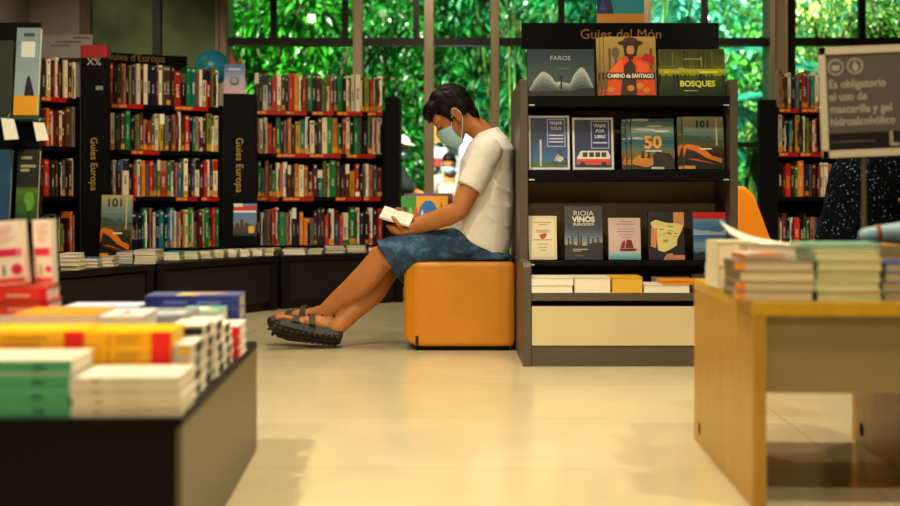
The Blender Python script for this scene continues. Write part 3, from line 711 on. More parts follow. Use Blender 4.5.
def art_forest(mb, w, h, t):
    grad(mb, w, h, t, [(0, '#26331a'), (.4, '#4d5a1e'), (.5, '#c9c23a'), (.56, '#a8a930'), (.62, '#5c6526'), (1, '#454a20')])
    rr = random.Random(4)
    for i in range(22):
        x = rr.uniform(0, .96); rect(mb, w, h, t, x, .58, x + rr.uniform(.01, .03), rr.uniform(.8, 1), rr.choice(['#2b3516', '#63702c', '#384417', '#7a7c36']), 2)
        rect(mb, w, h, t, x, rr.uniform(.05, .3), x + .02, .46, rr.choice(['#1d2a14', '#3a4a1e']), 2)
    for i in range(7): x = rr.uniform(0, .8); rect(mb, w, h, t, x, .48, x + rr.uniform(.05, .16), .53, '#e6dc4a', 3)
    for a, b_ in (((.38, .78), (.66, .8)), ((.30, .58), (.40, .7))): rect(mb, w, h, t, a[0], a[1], b_[0], a[1] + .012, '#c9c69a', 3)
    rect(mb, w, h, t, .38, .1, .58, .115, '#b8c46a', 3)
def bordered(mb, w, h, t): rect(mb, w, h, t, 0, 0, 1, 1, '#dcdcd6', 1)
def art_viaje1(mb, w, h, t):
    bordered(mb, w, h, t)
    for i in range(12):
        a = .04 + .92*i/12; b_ = a + .92/12; u = i/11; rect(mb, w, h, t, .05, a, .95, b_, (0.10*(1-u)+.05*u, .45*(1-u)+.1*u, .66*(1-u)+.32*u), 2)
    rect(mb, w, h, t, .05, .04, .95, .15, '#3c6a22', 3); rect(mb, w, h, t, .27, .06, .31, .6, '#d8d4c0', 4)
    quad(mb, w, h, t, [(.12, .6), (.29, .55), (.46, .6), (.29, .64)], '#2a2118', 5); rect(mb, w, h, t, .285, .6, .3, .7, '#2a2118', 5)
    rect(mb, w, h, t, .45, .42, .9, .94, '#aab4c8', 3); rect(mb, w, h, t, .475, .44, .875, .92, '#25407e', 4)
    for y in (.62, .56, .5): rect(mb, w, h, t, .5, y, .85, y + .025, '#c8cede', 5)
    for cx in (.66, .86): ellp(mb, w, h, t, cx, .15, .085, .06, '#15181c', 5); ellp(mb, w, h, t, cx, .15, .05, .035, '#3c6a72', 6)
    quad(mb, w, h, t, [(.6, .16), (.72, .3), (.86, .2), (.78, .14)], '#c9c9c4', 6); quad(mb, w, h, t, [(.7, .22), (.76, .38), (.82, .26)], '#22262c', 6)
def art_viaje2(mb, w, h, t):
    bordered(mb, w, h, t)
    for i in range(12):
        a = .04 + .92*i/12; b_ = a + .92/12; u = i/11; rect(mb, w, h, t, .05, a, .95, b_, (.12*(1-u)+.05*u, .30*(1-u)+.08*u, .52*(1-u)+.30*u), 2)
    rect(mb, w, h, t, .05, .04, .95, .09, '#1c2434', 3)
    rect(mb, w, h, t, .45, .4, .9, .94, '#aab4c8', 3); rect(mb, w, h, t, .475, .42, .875, .92, '#1c2f6a', 4)
    for y in (.5,): rect(mb, w, h, t, .5, y, .85, y + .03, '#c8cede', 5)
    quad(mb, w, h, t, [(.1, .09), (.9, .09), (.92, .26), (.86, .36), (.2, .36), (.1, .22)], '#e8e0d0', 6)
    quad(mb, w, h, t, [(.1, .09), (.9, .09), (.91, .2), (.1, .2)], '#d8481c', 7)
    for x in (.24, .4, .55, .7): rect(mb, w, h, t, x, .24, x + .12, .33, '#2a3a4a', 7)
    for x in (.24, .76): ellp(mb, w, h, t, x, .1, .07, .05, '#15120f', 8)
def art_fifty(mb, w, h, t):
    grad(mb, w, h, t, [(0, '#3a3a1c'), (.3, '#8a6a26'), (.4, '#5a7a6a'), (.55, '#1f5f6e'), (.8, '#9aa89a'), (1, '#14506a')])
    rr = random.Random(8)
    for i in range(9): x = rr.uniform(-.1, .8); y = rr.uniform(.6, .98); ellp(mb, w, h, t, min(max(x, .22), .8), y, .2, .02, rr.choice(['#c9cfc4', '#e0dcc8', '#114a62']), 2)
    hills(mb, w, h, t, .24, .12, '#c98a1e', 3, 2, 14, 0, .5); hills(mb, w, h, t, .3, .1, '#2b2a18', 3, 6, 14, .5, 1)
    for x in (.26, .4): quad(mb, w, h, t, [(x - .05, .22), (x + .05, .22), (x, .4)], '#1d2a1c', 4)
    hills(mb, w, h, t, .09, .05, '#2a2412', 5, 3); rect(mb, w, h, t, .45, .005, .75, .05, '#c9c4b4', 6); rect(mb, w, h, t, .55, .1, .66, .16, '#14120e', 6)
    rect(mb, w, h, t, .32, .35, .7, .375, '#dcd8c8', 5)
def art_101(mb, w, h, t):
    grad(mb, w, h, t, [(0, '#1c140c'), (.35, '#3a2a14'), (.5, '#6b6a36'), (.62, '#5a7a78'), (.75, '#7f8d84'), (1, '#b6a878')])
    hills(mb, w, h, t, .6, .06, '#4a5a44', 2, 5, 14, 0, 1, .5); ellp(mb, w, h, t, .62, .58, .08, .05, '#2a6a5a', 3)
    quad(mb, w, h, t, [(.0, .22), (.08, .4), (.3, .34), (.55, .22), (.92, .12), (.95, .2), (.7, .26), (.4, .44), (.1, .48), (.0, .44)], '#d8801c', 3)
    quad(mb, w, h, t, [(.06, .2), (.3, .2), (.8, .1), (.5, .14)], '#b8641a', 4)
    quad(mb, w, h, t, [(.0, .0), (1, 0), (1, .1), (.5, .08), (.1, .18), (0, .2)], '#15100a', 4)
    rect(mb, w, h, t, .4, .375, .7, .4, '#e6e0d0', 5); rect(mb, w, h, t, .0, .01, .28, .07, '#d89a2a', 5); rect(mb, w, h, t, .8, .45, .84, .98, '#c9bc94', 5)
def art_rioja(mb, w, h, t):
    grad(mb, w, h, t, [(.22, '#c9b48a'), (.4, '#6a7d8c'), (.62, '#262c34'), (1, '#1b1c20')])
    hills(mb, w, h, t, .29, .05, '#14120f', 2, 8, 24, .0, 1)
    for x, y in ((.1, .36), (.2, .42), (.36, .48), (.43, .4), (.62, .4), (.74, .36), (.88, .38)): quad(mb, w, h, t, [(x - .03, .26), (x + .03, .26), (x + .015, y), (x - .015, y)], '#100e0c', 3); ellp(mb, w, h, t, x, y + .015, .022, .022, '#100e0c', 3)
    rect(mb, w, h, t, 0, 0, 1, .25, '#16130f', 4)
    rect(mb, w, h, t, .22, .18, .6, .2, '#b8ae98', 5); rect(mb, w, h, t, .22, .15, .42, .165, '#b8ae98', 5); rect(mb, w, h, t, .25, .07, .5, .078, '#8a806a', 5)
def art_creamtext(mb, w, h, t):
    rect(mb, w, h, t, .06, .04, .94, .96, '#d3c69c', 1); rect(mb, w, h, t, .09, .06, .91, .94, '#dfd5b4', 2)
    for y, a in ((.84, .6), (.79, .3), (.66, .5), (.62, .5), (.55, .3), (.44, .7), (.34, .35), (.27, .3), (.2, .25)): rect(mb, w, h, t, .5 - a/2, y, .5 + a/2, y + .022, '#a09672', 3)
    ellp(mb, w, h, t, .5, .53, .1, .06, '#b3201a', 4); quad(mb, w, h, t, [(.42, .56), (.6, .62), (.64, .54), (.5, .46)], '#c42a20', 5)
def art_ship(mb, w, h, t):
    rect(mb, w, h, t, 0, 0, 1, 1, '#cdb7b2', 1); grad(mb, w, h, t, [(0, '#5f9aa6'), (.18, '#a9c8c6')], n=5, k=2)
    for y, a in ((.9, .4), (.84, .6), (.72, .5), (.66, .55), (.58, .45), (.52, .3)): rect(mb, w, h, t, .55 - a/2, y, .55 + a/2, y + .02, '#a88a8a', 3)
    quad(mb, w, h, t, [(.36, .2), (.82, .2), (.9, .26), (.34, .26)], '#6a1a14', 4)
    quad(mb, w, h, t, [(.36, .27), (.5, .27), (.52, .46), (.42, .42)], '#8a2018', 5); quad(mb, w, h, t, [(.52, .27), (.78, .27), (.72, .46), (.56, .48)], '#7a1a16', 5)
def art_spain(mb, w, h, t):
    rect(mb, w, h, t, 0, 0, 1, 1, '#1c1b1e', 1); rect(mb, w, h, t, .7, .72, 1, 1, '#d09468', 2); quad(mb, w, h, t, [(.4, 0), (.75, 0), (.66, .14), (.5, .12)], '#c08a68', 2); rect(mb, w, h, t, .7, .0, 1, .1, '#c98f70', 2)
    quad(mb, w, h, t, [(.06, .28), (.2, .24), (.25, .52), (.22, .7), (.08, .66)], '#cf8f62', 3)
    quad(mb, w, h, t, [(.26, .2), (.44, .16), (.6, .22), (.78, .3), (.8, .44), (.92, .6), (.98, .72), (.8, .76), (.5, .78), (.2, .84), (.06, .78), (.1, .68), (.24, .66), (.24, .4)], '#d8cf8c', 4)
    rr = random.Random(3)
    for i in range(14): x, y = rr.uniform(.28, .8), rr.uniform(.3, .72); rect(mb, w, h, t, x, y, x + rr.uniform(.05, .14), y + .02, rr.choice(['#8f9a4a', '#7d7a3a', '#b0a45a']), 5)
def art_coast(mb, w, h, t):
    grad(mb, w, h, t, [(0, '#2a4a6a'), (.3, '#7a9ab0'), (.5, '#2f5f8c'), (.86, '#6a8fae')]); rect(mb, w, h, t, 0, .86, 1, 1, '#c01c18', 2)
    hills(mb, w, h, t, .62, .05, '#8fa9bc', 2, 9, 14, 0, 1, .52); hills(mb, w, h, t, .2, .12, '#12222e', 3, 4)
zt, zm, zl = 1.2575, .9025, .4695
faceout(528, 595, 49, 6.02, .022, zt, '#30464c', 'landscape grey seascape book on the top level of the display shelf', art_waves, 10, [('FAROS', .49, .8, .13, '#9fb2b2', 0, 1.1)])
faceout(605, 657, 36, 5.985, .018, zt, '#8a6a34', 'book with a pilgrim in an orange cloak on its cover, front copy', art_pilgrim, 10, [('CAMINO de SANTIAGO', .5, .325, .1, '#e8e0cc', .0008, .72)], behind=2, dx=-.016, spine='#6a4a2a')
faceout(659, 726, 49, 6.02, .022, zt, '#4a531f', 'landscape green forest book at the end of the top level', art_forest, 10, [('BOSQUES', .58, .25, .17, '#d5dc4a', .0012)])
faceout(529, 570, 116, 6.02, .02, zm, '#dcdcd6', 'white-bordered blue book with a signpost and motorbike, middle level', art_viaje1, 10, [('VIAJAR', .675, .86, .085, '#d5dae6', .0006, .9), ('SOLO', .675, .76, .085, '#d5dae6', .0006, .9)], spine='#c9c9c2')
faceout(573, 614, 118, 6.02, .02, zm, '#dcdcd6', 'white-bordered navy book with an orange van, middle level', art_viaje2, 10, [('VIAJAR', .675, .84, .085, '#d5dae6', .0006, .9), ('POR', .675, .74, .085, '#d5dae6', .0006), ('LIBRE', .675, .63, .085, '#d5dae6', .0006)], spine='#c9c9c2')
faceout(632, 675, 119, 6.0, .02, zm, '#1f4a54', 'landscape photo guide with an orange numeral fifty, front copy', art_fifty, 10, [('50', .5, .52, .34, '#e89a1c', .003)], behind=2, dx=-.02, spine='#22301c')
faceout(684, 725, 117, 6.0, .022, zm, '#57502e', 'photo guide numbered 101 with a winding orange path, front copy', art_101, 10, [('101', .48, .85, .19, '#14110c', .0016)], behind=1, dx=-.022, spine='#8f8055')
faceout(529, 557, 217, 6.0, .03, zl, '#d3c69c', 'small cream text-covered book with a red blot, lower level', art_creamtext, 8, spine='#c9bb90')
faceout(565, 603, 207, 6.0, .026, zl, '#17161a', 'black wine book with white capitals and a vineyard skyline, lower level', art_rioja, 8, [('RIOJA', .5, .86, .13, '#cfc9ba', 0, 1.15), ('VINOS', .5, .745, .14, '#e0dacb', .0016, 1.02), ('SILENCIOSOS', .5, .655, .062, '#cfc9ba', .0006, 1.05)])
faceout(609, 641, 219, 6.0, .03, zl, '#cdb7b2', 'lilac book with a red sailing ship, lower level', art_ship, 8, spine='#b9a2a6')
faceout(649, 685, 213, 6.0, .02, zl, '#1c1b1e', 'black book with a beige map of the peninsula, lower level', art_spain, 8)
faceout(694, 727, 213, 6.0, .02, zl, '#2f5f8c', 'blue coast book with a red top band, end of the lower level', art_coast, 8)
# guidebook standing on the header board, cut by the frame's top edge
def art_sea(mb, w, h, t):
    rect(mb, w, h, t, 0, 0, 1, .14, '#e0a01c', 1); grad(mb, w, h, t, [(.14, '#2aa0b0'), (1, '#3fb4c4')], n=5); quad(mb, w, h, t, [(0, .14), (.36, .14), (.3, .34), (.18, .5), (0, .56)], '#1c2f6a', 2); quad(mb, w, h, t, [(.04, .2), (.2, .18), (.14, .4)], '#31509a', 3)
faceout(597, 644, -42, 6.335, .014, zp(23, 6.33) + .0005, '#2aa0b0', 'blue sea guide with a yellow foot standing on the header board', art_sea, 0)

# ---------- flat books on the lower deck
def deckbook(px0, px1, Y, z, t, dep, c, label, art=None, spine=None, pages=None):
    w = (px1 - px0) * Y / F_PX
    return book('book', w, dep, t, Matrix.Translation((xp(px0, Y), Y, z)), c, label, 'book', spine=spine, pages=pages, art=art)
DZ = .3366
deckbook(531.5, 573, 5.706, DZ, .034, .22, '#ded6c2', 'lower white boxed book at the start of the display shelf deck', pages='#e6e0d0')
deckbook(531.5, 574, 5.708, DZ + .0346, .034, .22, '#e2dac6', 'upper white boxed book at the start of the display shelf deck', pages='#e8e2d2')
deckbook(574.5, 611, 5.706, DZ, .070, .21, '#ddd5c0', 'thick white book beside the yellow one on the display shelf deck', pages='#e6dfcd')
deckbook(612, 643, 5.704, DZ, .071, .21, '#d8a526', 'thick yellow book among white ones on the display shelf deck', pages='#d9ad3a', art=blob(['#c98a1c', '#e0bc4a', '#b4701a']))
deckbook(644, 690, 5.706, DZ, .036, .21, '#ded6c2', 'white book under the orange-edged one on the display shelf deck', pages='#e6e0d0')
deckbook(663, 706, 5.704, DZ + .0366, .018, .2, '#e09018', 'orange book lying on a white one on the display shelf deck', pages='#d88a1c')
deckbook(707, 722, 5.706, DZ, .05, .21, '#ded6c2', 'narrow white book at the far end of the display shelf deck', pages='#e6e0d0')
deckbook(584, 626, 6.02, DZ, .052, .2, '#28384e', 'dark navy book at the back of the display shelf deck', pages='#4a5560')
deckbook(651, 690, 6.0, DZ, .058, .2, '#5a1f1a', 'maroon book with pale pages at the back of the display shelf deck', pages='#c9bb9a')
deckbook(691, 716, 6.0, DZ, .07, .2, '#20242c', 'black book at the back end of the display shelf deck', pages='#77705f')

# =================================================================== ottoman
leather = mat('orange leatherette', '#c47c00', rough=.42, noise=.05, nscale=7, bump=.06, bscale=90)
OX0, OX1, OY0, OY1 = -.2315, .328, 6.29, 6.80
ot = root('ottoman', ((OX0+OX1)/2, (OY0+OY1)/2, 0), 'orange leatherette cube ottoman under the seated reader', 'ottoman')
def rr4(x, y0, y1, z0, z1, rr):
    pts = []
    for cy, cz, a0 in ((y1-rr, z1-rr, 0), (y0+rr, z1-rr, 90), (y0+rr, z0+rr, 180), (y1-rr, z0+rr, 270)):
        for k in range(5): a = R(a0 + 22.5*k); pts.append((x, cy + rr*cos(a), cz + rr*sin(a)))
    return pts
rings = []
for x, ins in ((OX0, .045), (OX0 + .012, .030), (OX0 + .055, .004), (OX0 + .075, 0), (OX1 - .03, 0), (OX1 - .01, .006), (OX1, .02)):
    rings.append(rr4(x, OY0 + ins, OY1 - ins, .022 + ins * .9, .449 - ins * .7, .022))
MB().loft(rings).build('cushion', leather, ot, bevel=.004, seg=2, smooth=False)
MB().box((OX0 + .06, OY0 + .03, 0), (OX1 - .03, OY1 - .03, .03)).build('base', blackedge, ot)
MB('#241208').box((xp(415.5, 6.289), 6.2885, zp(346, 6.29)), (xp(418.5, 6.289), 6.2925, zp(336, 6.29))).build('label_tab', PRINT, ot)

# =================================================================== wooden display desk
def wood_mat(name, c1, c2, rough=.35):
    m, nt, b = _new(name); L = nt.links; tc = nt.nodes.new('ShaderNodeTexCoord')
    mp = nt.nodes.new('ShaderNodeMapping'); mp.inputs['Scale'].default_value = (9, 9, .9); L.new(tc.outputs['Object'], mp.inputs['Vector'])
    n = nt.nodes.new('ShaderNodeTexNoise'); n.inputs['Scale'].default_value = 3; n.inputs['Detail'].default_value = 8; n.inputs['Distortion'].default_value = .6; L.new(mp.outputs[0], n.inputs['Vector'])
    cr = nt.nodes.new('ShaderNodeValToRGB'); cr.color_ramp.elements[0].position = .3; cr.color_ramp.elements[1].position = .7
    cr.color_ramp.elements[0].color = (*lin(c1), 1); cr.color_ramp.elements[1].color = (*lin(c2), 1); L.new(n.outputs['Fac'], cr.inputs[0]); L.new(cr.outputs[0], b.inputs['Base Color'])
    b.inputs['Roughness'].default_value = rough
    return m
beech = wood_mat('honey beech veneer', '#a5781c', '#b38628')
beechedge = wood_mat('honey beech edge', '#b98a14', '#c69820')
apron = mat('olive grey laminate', '#857548', rough=.5, noise=.04, nscale=5)  # flat olive grey for the front board
TZ = .51
Md = Matrix.Translation((.745, 3.074, 0)) @ Matrix.Rotation(R(-2.03), 4, 'Z')   # local x right, y depth; near corner at origin
dk = root('display_desk', (1.05, 3.5, 0), 'honey-coloured wooden desk carrying piles of books in the near corner', 'desk')
DW, DD = .53, .906
MB().box((0, 0, 0), (.033, DD, TZ - .0355), Md).build('side_panel', beech, dk, bevel=.002)
MB().box((DW - .033, 0, 0), (DW, DD, TZ - .0355), Md).build('side_panel', beech, dk, bevel=.002)
MB().box((-.001, -.001, TZ - .035), (DW + .001, DD, TZ), Md).build('desk_top', beechedge, dk, bevel=.003)
MB().box((.034, .02, .283), (DW - .034, .038, TZ - .036), Md).build('apron', apron, dk)
hole = mat('dark cable hole', '#120d07', rough=.9)
def oval(cx, y, z, ry, rz, x0, x1):
    n = 18; return MB().loft([[Md @ V(x, y + ry*cos(2*pi*i/n), z + rz*sin(2*pi*i/n)) for i in range(n)] for x in (x0, x1)])
oval(0, .80, .052, .02, .021, -.0006, .0022).build('cable_hole', hole, dk)
oval(0, .80, .052, .02, .021, DW - .0345, DW - .032).build('cable_hole', hole, dk)
MB('#b39a62').box((-.0006, .28, .035), (.0006, .35, .06), Md).build('sticker', PRINT, dk)

def dstack(x0, x1, y0, dep, n, t, colors, where, z0=TZ, rz=0, pages=None, spines=None, desc=None, jitter=.004, name='book', arts=None, flip=False, tops=None):
    z = z0 + .0006; w = x1 - x0; out = []
    for i in range(n):
        c = colors[i % len(colors)]; sp = spines[i % len(spines)] if spines else None; tt = t[i % len(t)] if hasattr(t, '__len__') else t
        M = Md @ Matrix.Translation((x0 + w/2 + rnd(-1, 1)*jitter, y0 + dep/2 + rnd(0, 1)*jitter, z)) @ Matrix.Rotation(rz + rnd(-1, 1)*jitter*3, 4, 'Z') @ Matrix.Translation((-w/2, -dep/2, 0))
        rank = 'top' if i == n - 1 else ('bottom' if i == 0 else ORD[i] + ' up')
        d = desc[i % len(desc)] if desc else cname(c)
        lab = '%s %s, %s in the %s' % (d, name, rank, where) if n > 1 else '%s %s %s' % (d, name, where)
        o = book(name, w, dep, tt, M, c, lab, 'book', ('books of the ' + where) if n > 1 else None, pages=pages[i % len(pages)] if pages else None, spine=sp, art=arts[i % len(arts)] if arts else None)
        out.append(o); z += tt + .0006
    return out
random.seed(9)
def art_orangespine(mb, w, h, t):
    pass
o_ = dstack(-.034, .152, .012, .20, 4, [.024, .023, .025, .024], ['#a49a78', '#8f8666', '#a2976f', '#7a7256'], 'orange-spined pile at the wooden desk corner', spines=['#5b5138', '#4f4632', '#5b5138', '#57503a'], pages=['#dccba8', '#d6c3a0', '#e0cda8', '#d9c6a2'], desc=['olive grey', 'dark olive', 'olive', 'grey green'])
for b_ in o_[1::2] + o_[:1]:   # orange corner flash on spine and fore-edge
    t_ = b_.dimensions.z or .024
    M = b_.matrix_basis; mb = MB('#e0841c').box((-.0008, .0, .003), (.0, .05, .020), M).box((.0, -.0008, .003), (.016, 0, .020), M).build('spine_flash', PRINT, b_)
dstack(.158, .318, .014, .21, 5, [.025, .024, .026, .024, .025], ['#b9bd94', '#c4c29a'], 'pale green pile at the desk front', pages=['#cfc794', '#d3cc9c', '#c9c18c'], spines=['#6a8a6c'], desc=['pale green', 'pale cream'])
dstack(.324, .47, .016, .2, 4, [.023, .024, .022, .023], ['#8f8672', '#9a907c', '#8a7f6b', '#27407e'], 'greyish pile beside the pale green pile', pages=['#b0a488', '#a89c80', '#b4a88c'], desc=['grey', 'pale grey', 'grey brown', 'blue'])
dstack(.036, .17, .245, .17, 2, [.062, .064], ['#d8cca6', '#ddd2b0'], 'tall white pile behind the orange-spined one', pages=['#ece4cc', '#f0e8d2'], desc=['white', 'cream'])
dstack(-.005, .10, .44, .2, 2, [.064, .068], ['#dcd1ac', '#d8cca6'], 'white desk pile nearest the display shelf', pages=['#ece4cc', '#efe7d0'], spines=['#e0d6b6'], desc=['white', 'cream'])
dstack(.18, .46, .27, .2, 5, [.024, .024, .026, .024, .028], ['#cfc294', '#d6c99c', '#cfc294', '#d6c99c', '#b98a3c'], 'wide cream pile behind the pale green pile', pages=['#d8c890', '#dccd98'], desc=['cream', 'pale cream', 'cream', 'pale cream', 'brown'])
dstack(.11, .16, .66, .2, 3, .03, ['#d9cda8', '#dfd4b2'], 'low white pile at the desk far end', pages=['#ddd0a4'], desc=['white', 'cream'])
def art_or(mb, w, h, t): rect(mb, w, h, t, .5, 0, 1, 1, '#d8741c', 1)
# green booklet and orange one lying across the piles
# curling open magazine on the tall pile
def curl_sheet():
    mb = MB(); n = 12; top = TZ + .1285 + .002
    for j in range(n + 1):
        u = j / n; x = .16 - .17 * u; z = top +   .03 * max(0, u - .35) ** 2 * 2.4 + .001
        for y in (.26, .40):
            zz_ = z + .22 * (y - .26) * u
            mb.v += [Md @ V(x, y, zz_), Md @ V(x, y, zz_ + .0015)]
    for j in range(n):
        a, b_ = 4*j, 4*(j+1)
        mb.face((a, a+2, b_+2, b_)); mb.face((a+1, b_+1, b_+3, a+3)); mb.face((a, b_, b_+1, a+1)); mb.face((a+2, a+3, b_+3, b_+2))
    mb.face((0, 1, 3, 2)); a = 4*n; mb.face((a, a+2, a+3, a+1)); mb.c = [lin('#e9e2cc')] * len(mb.f)
    return mb
tag(curl_sheet().build('leaflet', PRINT, smooth=False), 'white leaflet curling up on the tall white desk pile', 'leaflet')
gb = dstack(.14, .335, .075, .14, 1, [.011], ['#86b89a'], 'lying across the middle of the wooden desk', z0=TZ + 5*.0254 + .003, pages=['#b4cdb4'], desc=['green flat'], rz=.03)
dstack(-.01, .10, .09, .12, 1, [.012], ['#d8741c'], 'with white corner lying on the orange-spined pile', z0=TZ + 4*.0246 + .003, pages=['#e6dcc4'], desc=['small orange'], arts=[lambda mb, w, h, t: quad(mb, w, h, t, [(0, 0), (.6, .5), (.5, 1), (0, 1)], '#ece4d0', 1)], rz=.08)
# pale blue roll held by a brown band
rb = root('paper_roll', Md @ V(.42, .28, TZ + .17), 'pale blue roll with a brown band lying on the desk piles', 'roll')
zr = TZ + 5*.0254 + .026
MB('#8fa9ae').tube([Md @ V(.345, .245, zr + .006), Md @ V(.40, .24, zr + .013), Md @ V(.55, .22, zr + .028)], [.017, .02, .026], n=16).build('roll', PRINT, rb, smooth=True)
MB('#7a3f1c').tube([Md @ V(.372, .2425, zr + .0095), Md @ V(.384, .242, zr + .011)], .0215, n=18, caps=False).build('band', PRINT, rb)

# =================================================================== mask notice on its stand
sg_t = R(2.4)
SY = 3.86
sg = root('notice_stand', (xp(864, SY), SY, TZ), 'grey mask and hand gel notice in a pale frame on a thin pole', 'sign')
ctr = V(xp(864, SY), SY - .012, zp(101.5, SY)); Mx = frame(ctr, (cos(sg_t), 0, sin(sg_t)), (-sin(sg_t), 0, cos(sg_t)))
W2, H2 = 44.5 * SY / F_PX, 55 * SY / F_PX
framem = mat('pale aluminium', '#cbbfa8', rough=.4, metal=.3, noise=.04)
mb = MB()
for a in ((-W2, -H2, W2, -H2 + .022), (-W2, H2 - .022, W2, H2), (-W2, -H2, -W2 + .018, H2), (W2 - .018, -H2, W2, H2)): mb.box((a[0], a[1], -.012), (a[2], a[3], .006), Mx)
mb.build('sign_frame', framem, sg)
pl = MB('#544d46').box((-W2 + .017, -H2 + .021, -.010), (W2 - .017, H2 - .021, 0), Mx)
pl.box((-W2 + .017, -H2 + .021, 0), (W2 - .017, -H2 + .075, .0006), Mx, col='#181412')
pl = pl.build('sign_panel', GLOSSPRINT, sg)
sgc = '#a09789'
def icon(cx, cy, kind):
    m = MB(sgc); n = 24
    for i in range(n):
        a, b_ = 2*pi*i/n, 2*pi*(i+1)/n; r0, r1 = .0205, .025
        m.poly([Mx @ V(cx + r0*cos(a), cy + r0*sin(a), .0012), Mx @ V(cx + r1*cos(a), cy + r1*sin(a), .0012), Mx @ V(cx + r1*cos(b_), cy + r1*sin(b_), .0012), Mx @ V(cx + r0*cos(b_), cy + r0*sin(b_), .0012)])
    if kind == 0:
        m.poly([Mx @ V(cx + x, cy + y, .0012) for x, y in ((-.013, .006), (.013, .006), (.011, -.008), (0, -.011), (-.011, -.008))])
    else:
        m.poly([Mx @ V(cx + x, cy + y, .0012) for x, y in ((-.008, -.014), (.010, -.014), (.010, .002), (.003, .006), (.003, .014), (-.004, .014), (-.004, .006), (-.008, .002))])
    m.build('pictogram', PRINT, pl)
icon(-W2 + .050, H2 - .062, 0); icon(-W2 + .110, H2 - .060, 1)
for k, s_ in enumerate(['Es obligatorio', 'el uso de', 'mascarilla y gel', 'hidroalcohólico']):
    text(s_, .0355, Mx @ Matrix.Translation((-W2 + .026, H2 - .115 - .0385 * k, .0012)), sgc, pl, align='LEFT', sx=.9, bold=.0006)
MB('#4c463f').box((-W2 + .03, -H2 + .046, .0008), (W2 - .11, -H2 + .05, .0012), Mx).build('small_print', PRINT, pl)
text('L', .06, Mx @ Matrix.Translation((W2 - .055, -H2 + .05, .0014)), '#8f867c', pl, name='emblem', bold=.002)
MB().tube([(xp(864, SY), SY, TZ + .014), (xp(864, SY), SY, zp(60, SY))], .008, n=10).build('pole', mat('dull steel pole', '#5c584c', rough=.4, metal=.6), sg, smooth=True)
MB().tube([(xp(864, SY), SY, TZ + .001), (xp(864, SY), SY, TZ + .012)], .025, n=28, caps=False).build('base', mat('dull steel pole', '#5c584c'), sg)

# =================================================================== orange chair beyond the display shelf
oc = root('lounge_chair', (1.68, 7.35, 0), 'bright orange moulded chair with a sloping back, beyond the display shelf', 'chair')
orm = mat('orange shell plastic', '#ff9400', rough=.5, noise=.03, nscale=5)
# side outline in x-z (low front to the right), extruded across with a dished back
prof_o = [(0, .40), (-.02, .62), (.0, .80), (.03, .845), (.10, .835), (.145, .79), (.185, .68), (.235, .545), (.30, .47), (.52, .44), (.54, .40), (.5, .37), (.2, .36)]
x0c = xp(729, 7.1)
def chair_ring(y, s, dz=0): return [(x0c + .02 + (px_ - .02) * s, y, .36 + (pz_ - .36) * s + dz) for px_, pz_ in prof_o]
MB().loft([chair_ring(7.10, .96), chair_ring(7.115, 1), chair_ring(7.30, 1), chair_ring(7.49, 1), chair_ring(7.505, .96)]).build('shell', orm, oc, bevel=.012, seg=3)
for lx, ly in ((.03, 7.14), (.46, 7.14), (.03, 7.47), (.46, 7.47)):
    MB().tube([(x0c + lx, ly, .012), (x0c + lx, ly, .38)], .014, n=10).build('leg', mat('dull steel pole', '#5c584c'), oc, smooth=True)
# =================================================================== low dark table with piles, in front
TL = .33
Ml = Matrix.Translation((xp(182, 2.465), 2.465, 0)) @ Matrix.Rotation(R(2.5), 4, 'Z')     # local origin = near right corner; x<0 to the left, y away
tabm = mat('black table laminate', '#060504', rough=.5, spec=.15, noise=.1, nscale=6)
tabside = mat('olive brown table side', '#5a4c33', rough=.4, noise=.06, nscale=6, stretch=(1, 1, 4))
tb = root('display_table', Ml @ V(-.5, .67, 0), 'low dark display table crowded with piles of colourful books', 'table')
TWD, TDP = 1.15, 1.34
MB().box((-TWD, .004, 0), (-.013, TDP - .004, TL - .019), Ml).build('carcass', tabm, tb)
MB().box((-.012, .003, 0), (-.0005, TDP - .003, TL - .019), Ml).build('side_panel', tabside, tb)
MB().box((-TWD, 0, TL - .0185), (0, TDP, TL), Ml).build('table_top', tabm, tb, bevel=.002)

def lstack(x0, x1, y0, dep, n, t, colors, where, z0=TL, rz=0, pages=None, spines=None, desc=None, jitter=.004, name='book', cat='book', arts=None, edge=None, turn=False):
    """spine towards the viewer when turn is set"""
    z = z0 + .0006; w = x1 - x0; out = []
    for i in range(n):
        c = colors[i % len(colors)]; sp = spines[i % len(spines)] if spines else None; tt = t[i % len(t)] if hasattr(t, '__len__') else t
        B_ = Ml @ Matrix.Translation((x0 + w/2 + rnd(-1, 1)*jitter, y0 + dep/2 + rnd(0, 1)*jitter, z)) @ Matrix.Rotation(rz + rnd(-1, 1)*jitter*2, 4, 'Z')
        rank = 'top' if i == n - 1 else ('bottom' if i == 0 else ORD[i] + ' up')
        d = desc[i % len(desc)] if desc else cname(c)
        lab = '%s %s, %s in the %s' % (d, name.replace('_', ' '), rank, where) if n > 1 else '%s %s %s' % (d, name.replace('_', ' '), where)
        if turn: M = B_ @ Matrix.Translation((w/2, -dep/2, 0)) @ Matrix.Rotation(R(90), 4, 'Z'); bw, bh = dep, w
        else: M = B_ @ Matrix.Translation((-w/2, -dep/2, 0)); bw, bh = w, dep
        o = book(name, bw, bh, tt, M, c, lab, cat, ('books of the ' + where) if n > 1 else None, pages=pages[i % len(pages)] if pages else None, spine=sp, art=arts[i % len(arts)] if arts else None)
        out.append(o); z += tt + .0006
    return out
